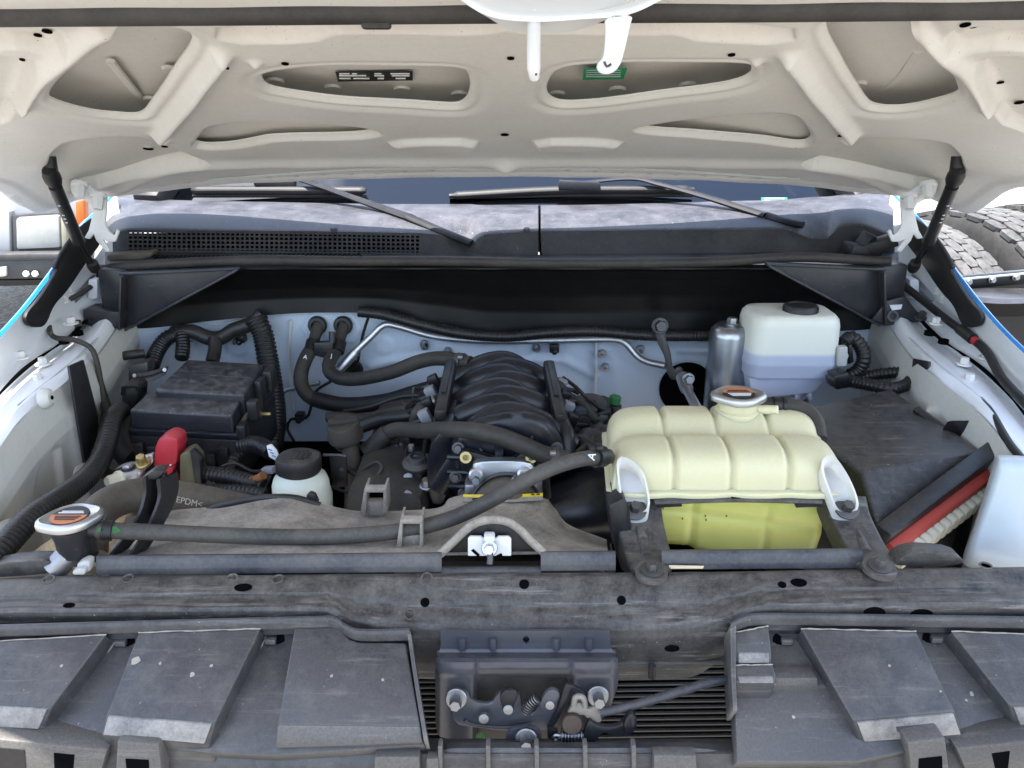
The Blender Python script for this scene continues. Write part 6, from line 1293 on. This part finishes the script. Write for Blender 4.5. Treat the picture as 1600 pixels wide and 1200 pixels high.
bm = NB(); lathe(bm, P(893, 1127, .588), [(0, 0), (.0105, 0), (.0105, .005), (.009, .007), (0, .007)], (0, -1, .3), 26); finish(fixn(bm), 'pivot', 'rusty_pivot', t)
slab('safety_lever', [(912, 1145), (920, 1124), (930, 1134), (955, 1138), (972, 1132), (978, 1122), (986, 1117), (994, 1122), (996, 1134), (988, 1146), (972, 1152), (955, 1150), (945, 1144), (936, 1150), (934, 1160), (912, 1160)], .583, .006, 'latch_dark', t, .002, rnd=1)
slab('lever_tip', [(976, 1126), (984, 1116), (992, 1118), (997, 1132), (990, 1146), (982, 1150), (974, 1140)], .578, .008, 'navy_plastic', t, .003, rnd=1)
hose('coil_spring', [(876, 1149, .588), (912, 1149, .588)], .0052, 'bolt_steel', t, corr=(.0030, .22), seg=12)
hose('spring_end', [(876, 1149, .588), (868, 1148, .588), (864, 1153, .588), (870, 1156, .588)], .0018, 'steel', t, seg=6)
slab('spring_tab', [(855, 1136), (872, 1142), (872, 1158), (856, 1158)], .592, .004, 'latch_dark', t, .001)
slab('washer_plate', [(790, 1154), (794, 1142), (808, 1137), (838, 1137), (846, 1146), (846, 1160), (790, 1160)], .588, .004, 'latch_steel', t, .001, rnd=1)
for a, b, y in ((713, 1090, .592), (934, 1086, .596), (822, 1152, .582)):
    bolt('bolt', P(a, b, y), (0, -1, .25), .0058, .013, 'bolt_steel', t, .0105)
for a, b in ((751, 1152), (895, 1142)): bm = NB(); lathe(bm, P(a, b, .600), [(0, 0), (.005, 0), (.004, .003), (0, .003)], (0, -1, .3), 12); finish(fixn(bm), 'paint_dot', 'green_dull', t)
hose('latch_cable', [(938, 1112, .586), (955, 1110, .586), (1000, 1099, .592), (1060, 1081, .60), (1110, 1066, .605), (1170, 1058, .61)], .0044, 'cable_blue', label='dark cable running from the hood latch to the right', cat='cable')
hose('core_clip', [(1019, 1040, .64), (1019, 1058, .64)], .004, 'black_plastic', label='small black clip hanging on the cooling fins', cat='clip')
xs2 = [960, 1010, 1060, 1100, 1145]
bm = NB(); gridmesh(bm, loftc([[P(a, 1030 + (a - 960) * -.01, .652) for a in xs2], [P(a, 1036, .645) for a in xs2], [P(a, 1042 - (a - 960) * .02, .650) for a in xs2]], 20, 3, 1)); tag(finish(bm, 'condenser_rail', 'rail_plastic'), 'dark rail above the cooling fins right of the latch', 'rail')

# ------------------------------------------------------------------ grille shroud in front
t = T('grille_shroud', 'dusty grey plastic grille shroud with raised blocks along the front', 'grille shroud', P(800, 1200, .56))
TP = P(800, 1050, .598); TN = Vector((0, -.50, .87)).normalized()
def tp_(a, b, d=0.): return PN(a, b, tuple(TP + TN * d), TN)
def block(top, lip, dpt=.030, name='block', lipy=-.004, m='fascia_plastic'):
    # top = (back-left, back-right, front-right, front-left) pixels; lip = (right, left) pixels of the lower edge of the front bevel
    bl, br, frr, fl = [tp_(*q) for q in top]; lr, ll = [P(q[0], q[1], frr.y - .006) for q in lip]
    dn = -TN * dpt; bk_ = Vector((0, .012, -.05))
    Lp = [bl + dn, bl, fl, ll, ll + bk_]; Rp = [br + dn, br, frr, lr, lr + bk_]
    bm = NB(); add_loops(bm, [Lp, Rp]); o = finish(fixn(bm), name, m, t, .0022, segs=3)
    off = Vector((0, -.0022, .0006)); mrg = (frr - fl).normalized() * .003
    bm = NB(); prism(bm, [fl + mrg + off + (ll - fl) * .10, frr - mrg + off + (lr - frr) * .10, lr - mrg + off - (lr - frr) * .06, ll + mrg + off - (ll - fl) * .06], (0, .003, 0)); finish(fixn(bm), 'lip_face', 'fascia_dust_skylight', o, .0008)
    for p, q, r_ in ((br + dn * .70, lr + dn * .5, .0011), (bl + TN * -.0004, br + TN * -.0004, .0007)):
        bm = NB(); n_ = 14; tube(bm, [p.lerp(q, i / n_) + Vector((random.uniform(-1, 1) * .0006, 0, random.uniform(-1, 1) * .0004)) for i in range(n_ + 1)], r_, seg=6, rfun=lambda s: .6 + .7 * random.random()); finish(fixn(bm), 'dust_line', 'dust_tan', o)
    return o
block([(-90, 1008), (24, 1001), (165, 991), (82, 1104)][:0] or [(-110, 1008), (165, 991), (82, 1104), (-120, 1094)], [(66, 1140), (-140, 1128)])
block([(216, 988), (407, 982), (338, 1127), (166, 1115)], [(325, 1163), (157, 1148)])
bm = NB(); top_ = [tp_(*q) for q in [(460, 981), (530, 979), (545, 998), (560, 1003), (634, 1004), (657, 1135), (433, 1133)]]; prism(bm, top_, TN * -.03); bc_ = finish(fixn(bm), 'block', 'fascia_plastic', t, .002, segs=3)
bm = NB(); prism(bm, [tp_(433, 1132.5, -.0004), tp_(657, 1134.5, -.0004), P(660, 1160, tp_(657, 1135).y - .006), P(430, 1168, tp_(433, 1133).y - .006)], (0, .012, -.014)); finish(fixn(bm), 'block_lip', 'fascia_plastic', bc_, .002)
block([(1252, 982), (1432, 986), (1492, 1110), (1332, 1125)], [(1505, 1148), (1345, 1160)])
block([(1487, 986), (1720, 994), (1760, 1096), (1576, 1101)], [(1780, 1135), (1590, 1140)])
block([(1146, 988), (1201, 978), (1206, 1018), (1148, 1018)], [(1206, 1036), (1148, 1036)], .016)
block([(1148, 1039), (1208, 1038), (1212, 1057), (1148, 1058)], [(1212, 1066), (1150, 1066)], .014)
# channel floors: one moulded sheet behind the blocks
def floor(name, pts, d, back=.02):
    bm = NB(); q = [tp_(a, b, d) for a, b in pts]; prism(bm, q, TN * -back); return finish(fixn(bm), name, 'fascia_plastic', t, .0015)
floor('floor', [(-120, 1000), (532, 978), (562, 1002), (640, 1002), (664, 1165), (430, 1180), (330, 1176), (156, 1158), (60, 1146), (-150, 1140)], -.022)
floor('floor', [(1143, 985), (1180, 970), (1720, 975), (1800, 1140), (1590, 1146), (1505, 1156), (1340, 1190), (1152, 1190)], -.022)
slab('step', [(1168, 1060), (1278, 1060), (1280, 1082), (1168, 1082)], .600, .02, 'fascia_plastic', t, .002)
# upstanding back rims
def rim_(pts, name='rim'):
    bm = NB(); pl = [tp_(a, b, .004) for a, b in pts]
    G = loftc([[p + Vector((0, -.003, -.008)) for p in pl], [p + Vector((0, -.002, .002)) for p in pl], [p + Vector((0, .003, .003)) for p in pl], [p + Vector((0, .004, -.02)) for p in pl]], 60, 2, 1); gridmesh(bm, G); finish(bm, name, 'fascia_plastic', t, ang=60)
rim_([(-120, 985), (0, 981), (250, 974), (480, 968), (520, 968), (540, 980), (565, 988), (640, 987)])
rim_([(1141, 978), (1160, 968), (1190, 963), (1300, 964), (1450, 966), (1720, 970)])
bm = NB(); gridmesh(bm, loftc([[tp_(1141, 978, .004), tp_(1143, 1060, .002), tp_(1146, 1110, 0)], [tp_(1150, 976, .004), tp_(1150, 1060, .002), tp_(1152, 1110, 0)]], 12, 2, 0), lip=tuple(-TN * .03)); finish(bm, 'side_rim', 'fascia_plastic', t)
bm = NB(); gridmesh(bm, loftc([[tp_(636, 986, .004), tp_(648, 1070, .002), tp_(662, 1156, 0)], [tp_(641, 986, .004), tp_(654, 1070, .002), tp_(668, 1156, 0)]], 12, 2, 0), lip=tuple(-TN * .03)); finish(bm, 'side_rim', 'fascia_plastic', t)
# clip windows
for a, b, s in ((12, 1010, 1), (200, 1001, 1), (434, 998, 1), (1218, 999, -1), (1452, 996, -1)):
    c = tp_(a, b, -.010); bm = NB(); prism(bm, [tp_(a + dx * s, b + dy, -.0212) for dx, dy in chaikin([(-22, 5), (-4, -3), (4, -10), (10, -6), (11, 6), (-20, 11)], 1)], TN * -.002); w_ = finish(fixn(bm), 'clip_window', 'void', t, smooth=False)
    bm = NB(); box(bm, tp_(a - 11 * s, b + 3, -.018), (.011, .006, .006)); finish(fixn(bm), 'clip_tongue', 'fascia_plastic', w_, .001)
# front wall and brackets below
xs = [-160, 66, 157, 325, 430, 662, 720, 900, 1080, 1152, 1345, 1505, 1590, 1780]
ro = [1132, 1146, 1152, 1168, 1172, 1166, 1160, 1160, 1160, 1166, 1164, 1152, 1144, 1140]
bm = NB(); gridmesh(bm, loftc([[P(a, b, .575) for a, b in zip(xs, ro)], [P(a, b + 12, .562) for a, b in zip(xs, ro)], [P(a, b + 60, .556) for a, b in zip(xs, ro)], [P(a, b + 150, .55) for a, b in zip(xs, ro)]], 120, 3, 1)); finish(bm, 'front_wall', 'fascia_plastic', t)
bm = NB(); gridmesh(bm, loftc([[P(a, 1154, .592) for a in (640, 800, 960, 1158)], [P(a, 1157, .586) for a in (640, 800, 960, 1158)], [P(a, 1172, .566) for a in (640, 800, 960, 1158)], [P(a, 1180, .560) for a in (640, 800, 960, 1158)], [P(a, 1240, .556) for a in (640, 800, 960, 1158)]], 40, 3, 1)); finish(bm, 'centre_ledge', 'fascia_plastic', t)
for a in (687, 762, 838, 914, 990): slab('fin', [(a - 3, 1166), (a + 4, 1166), (a + 5, 1230), (a - 2, 1230)], .5535, .010, 'fascia_plastic', t, .001)
slab('panel_boss', [(666, 1186), (685, 1186), (686, 1230), (664, 1230)], .551, .01, 'fascia_plastic', t, .002)
slab('panel_boss', [(585, 1183), (655, 1183), (658, 1230), (583, 1230)], .549, .012, 'fascia_plastic', t, .002)
slab('panel_boss', [(1022, 1181), (1088, 1181), (1090, 1230), (1020, 1230)], .549, .012, 'fascia_plastic', t, .002)
def bracket(poly, hole, y=.545):
    b_ = slab('bracket', poly, y, .03, 'fascia_plastic', t, .003); 
    if hole: slab('slot', hole, y - .0006, .004, 'void', b_, 0)
    return b_
bracket([(182, 1158), (248, 1163), (256, 1230), (178, 1230)], [(196, 1186), (232, 1188), (234, 1230), (200, 1230)])
bracket([(-60, 1150), (168, 1172), (152, 1230), (-60, 1230)], [(84, 1177), (116, 1180), (112, 1230), (86, 1230)], .549)
slab('slot', [(-60, 1164), (38, 1172), (42, 1230), (-60, 1230)], .5484, .004, 'black_soft', t, 0)
bracket([(1418, 1160), (1478, 1153), (1484, 1200), (1488, 1230), (1426, 1230)], [(1436, 1186), (1472, 1182), (1474, 1230), (1434, 1230)])
bracket([(1494, 1170), (1600, 1158), (1700, 1150), (1700, 1230), (1520, 1230)], [(1550, 1178), (1578, 1174), (1572, 1230), (1562, 1230)], .549)
for a, b, r in ((212, 1032, .0042), (330, 1040, .0016), (300, 1054, .0022), (96, 1040, .0015), (518, 1056, .0014), (1518, 1084, .0022), (1510, 1094, .0013), (1470, 1080, .0012), (598, 1062, .0013), (250, 1036, .0014), (1240, 1120, .0015), (1390, 1040, .0014)):
    c = tp_(a, b, .0006 if not 1505 < a < 1520 else -.0215); u1 = Vector((1, 0, 0)); v1 = TN.cross(u1); bm = NB()
    prism(bm, [c + (u1 * math.cos(q) + v1 * math.sin(q)) * r * random.uniform(.75, 1.15) for q in np.linspace(0, 2 * math.pi, 11, endpoint=False)], TN * -.0008); finish(fixn(bm), 'dirt_spot', 'dust_tan', t, smooth=False)
# ------------------------------------------------------------------ vehicle parked at the left
t = T('parked_truck', 'white truck with rectangular headlight and dark bumper parked behind at left', 'truck', P(40, 560, 4.7))
def bxy(name, pxl, y, th, m, parent=t, bev=.01): return slab(name, pxl, y, th, m, parent, bev)
bxy('front_panel', [(-420, 180), (142, 225), (140, 300), (136, 405), (-420, 400)], 4.62, 4.5, 'bg_paint', bev=.03)
hl = bxy('headlight', [(18, 336), (104, 330), (106, 392), (20, 396)], 4.58, .06, 'bumper_grey')
bxy('lens', [(23, 340), (92, 336), (94, 388), (24, 391)], 4.555, .05, 'lens_glass', hl, .02)
bxy('side_lens', [(94, 336), (103, 334), (104, 388), (96, 389)], 4.56, .05, 'bg_lens', hl, .008)
bxy('grille_panel', [(-420, 322), (14, 330), (16, 402), (-420, 404)], 4.57, .06, 'bg_paint')
for i in range(5): bxy('vent', [(70 + i * 7, 312 + 0), (73 + i * 7, 312), (73 + i * 7, 326), (70 + i * 7, 326)], 4.61, .02, 'bumper_grey', bev=0)
bxy('marker_lamp', [(117, 316), (130, 312), (132, 350), (118, 356)], 4.57, .06, 'orange_lens')
bp = bxy('bumper', [(-420, 408), (108, 398), (108, 436), (-420, 446)], 4.48, .16, 'bumper_grey', bev=.03)
bxy('bumper_rib', [(-420, 402), (108, 396), (108, 406), (-420, 412)], 4.46, .1, 'bumper_grey', bp, .01)
bxy('tow_hook', [(-6, 418), (10, 416), (10, 432), (-6, 434)], 4.46, .04, 'alu', bp, .01)
for a in (43, 57): bolt('bolt', P(a, 427, 4.475), (0, -1, 0), .018, .02, 'hood_white', bp)
bxy('lower_valance', [(-420, 444), (96, 436), (80, 446), (-420, 456)], 4.56, .3, 'black_soft')
# ------------------------------------------------------------------ tyres at the right
def tyre(label, c, rad, wid, yaw):
    t = T('tyre', label, 'tyre', (c[0], c[1], c[2] - rad), 'tyres standing at the right'); ax = Vector((math.cos(yaw), math.sin(yaw), 0)); c = Vector(c)
    bm = NB(); w2 = wid / 2
    lathe(bm, c, [(rad * .55, -w2 * .8), (rad * .62, -w2 * .95), (rad * .80, -w2 * 1.04), (rad * .93, -w2 * .98), (rad * .965, -w2 * .88), (rad * .972, 0), (rad * .965, w2 * .88), (rad * .93, w2 * .98), (rad * .80, w2 * 1.04), (rad * .62, w2 * .95), (rad * .55, w2 * .8)], ax, 90); finish(fixn(bm), 'carcass', 'tyre', t, ang=40)
    side = ax.cross(Vector((0, 0, 1))); bm = NB(); n = 44
    for row in range(5):
        off = (row - 2) * w2 * .37; hw = w2 * .180
        for k in range(n):
            a0 = 2 * math.pi * (k + (.5 if row % 2 else 0)) / n; da = math.pi / n * .93; L1, L2 = [], []
            for s, q in ((-1, -.62), (-.62, -1), (.62, -1), (1, -.62), (1, .62), (.62, 1), (-.62, 1), (-1, .62)):
                a = a0 + da * q; d = side * math.cos(a) + Vector((0, 0, 1)) * math.sin(a); ww = ax * (off + hw * s)
                L1.append(c + d * rad * .965 + ww); L2.append(c + d * rad * (1.0 - (.008 if row in (0, 4) else 0)) + ww * .995)
            add_loops(bm, [L1, L2])
    finish(fixn(bm), 'tread', 'tread_dusty', t, smooth=False)
tyre('dusty tyre nearest the blue fender edge', (1.36, 2.74, .655), .50, .24, R(20))
tyre('dusty tyre at the right edge of the picture', (1.68, 2.86, .66), .52, .26, R(20))
tyre('dusty tyre farthest right, behind the other two', (2.02, 2.99, .66), .52, .26, R(20))
# trailer rail and mudguard in front of the tyres
t = T('trailer_rail', 'black riveted trailer rail with curved mudguard below the tyres', 'trailer', P(1550, 470, 2.1))
bm = NB(); beam(bm, P(1490, 442, 2.15), P(1760, 418, 2.15), .03, .035); rl = finish(fixn(bm), 'rail', 'black_clean', t, .003)
bm = NB(); beam(bm, P(1488, 436, 2.145), P(1760, 411, 2.145), .03, .006); finish(fixn(bm), 'rail_edge', 'alu', t, .001)
for a, b in ((1513, 440), (1550, 437), (1587, 433)): bolt('rivet', P(a, b, 2.13), (0, -1, 0), .008, .008, 'steel', rl, .01)
bm = NB(); gridmesh(bm, loftc([[P(1500, 452, 2.12), P(1560, 450, 2.12), P(1640, 452, 2.12)], [P(1490, 462, 2.0), P(1560, 472, 1.95), P(1650, 470, 1.95)], [P(1505, 478, 2.05), P(1555, 482, 2.0), P(1640, 478, 2.0)], [P(1500, 500, 2.3), P(1560, 500, 2.3), P(1640, 500, 2.3)]], 24, 6, 1)); finish(bm, 'mudguard', 'mudguard_black', t)
bm = NB(); q0, q1 = P(1475, 446, 2.20), P(1760, 421, 2.20); prism(bm, [q0, q1, Vector((q1.x, 2.20, 0)), Vector((q0.x, 2.20, 0))], (0, .04, 0)); finish(fixn(bm), 'side_board', 'black_soft', t)
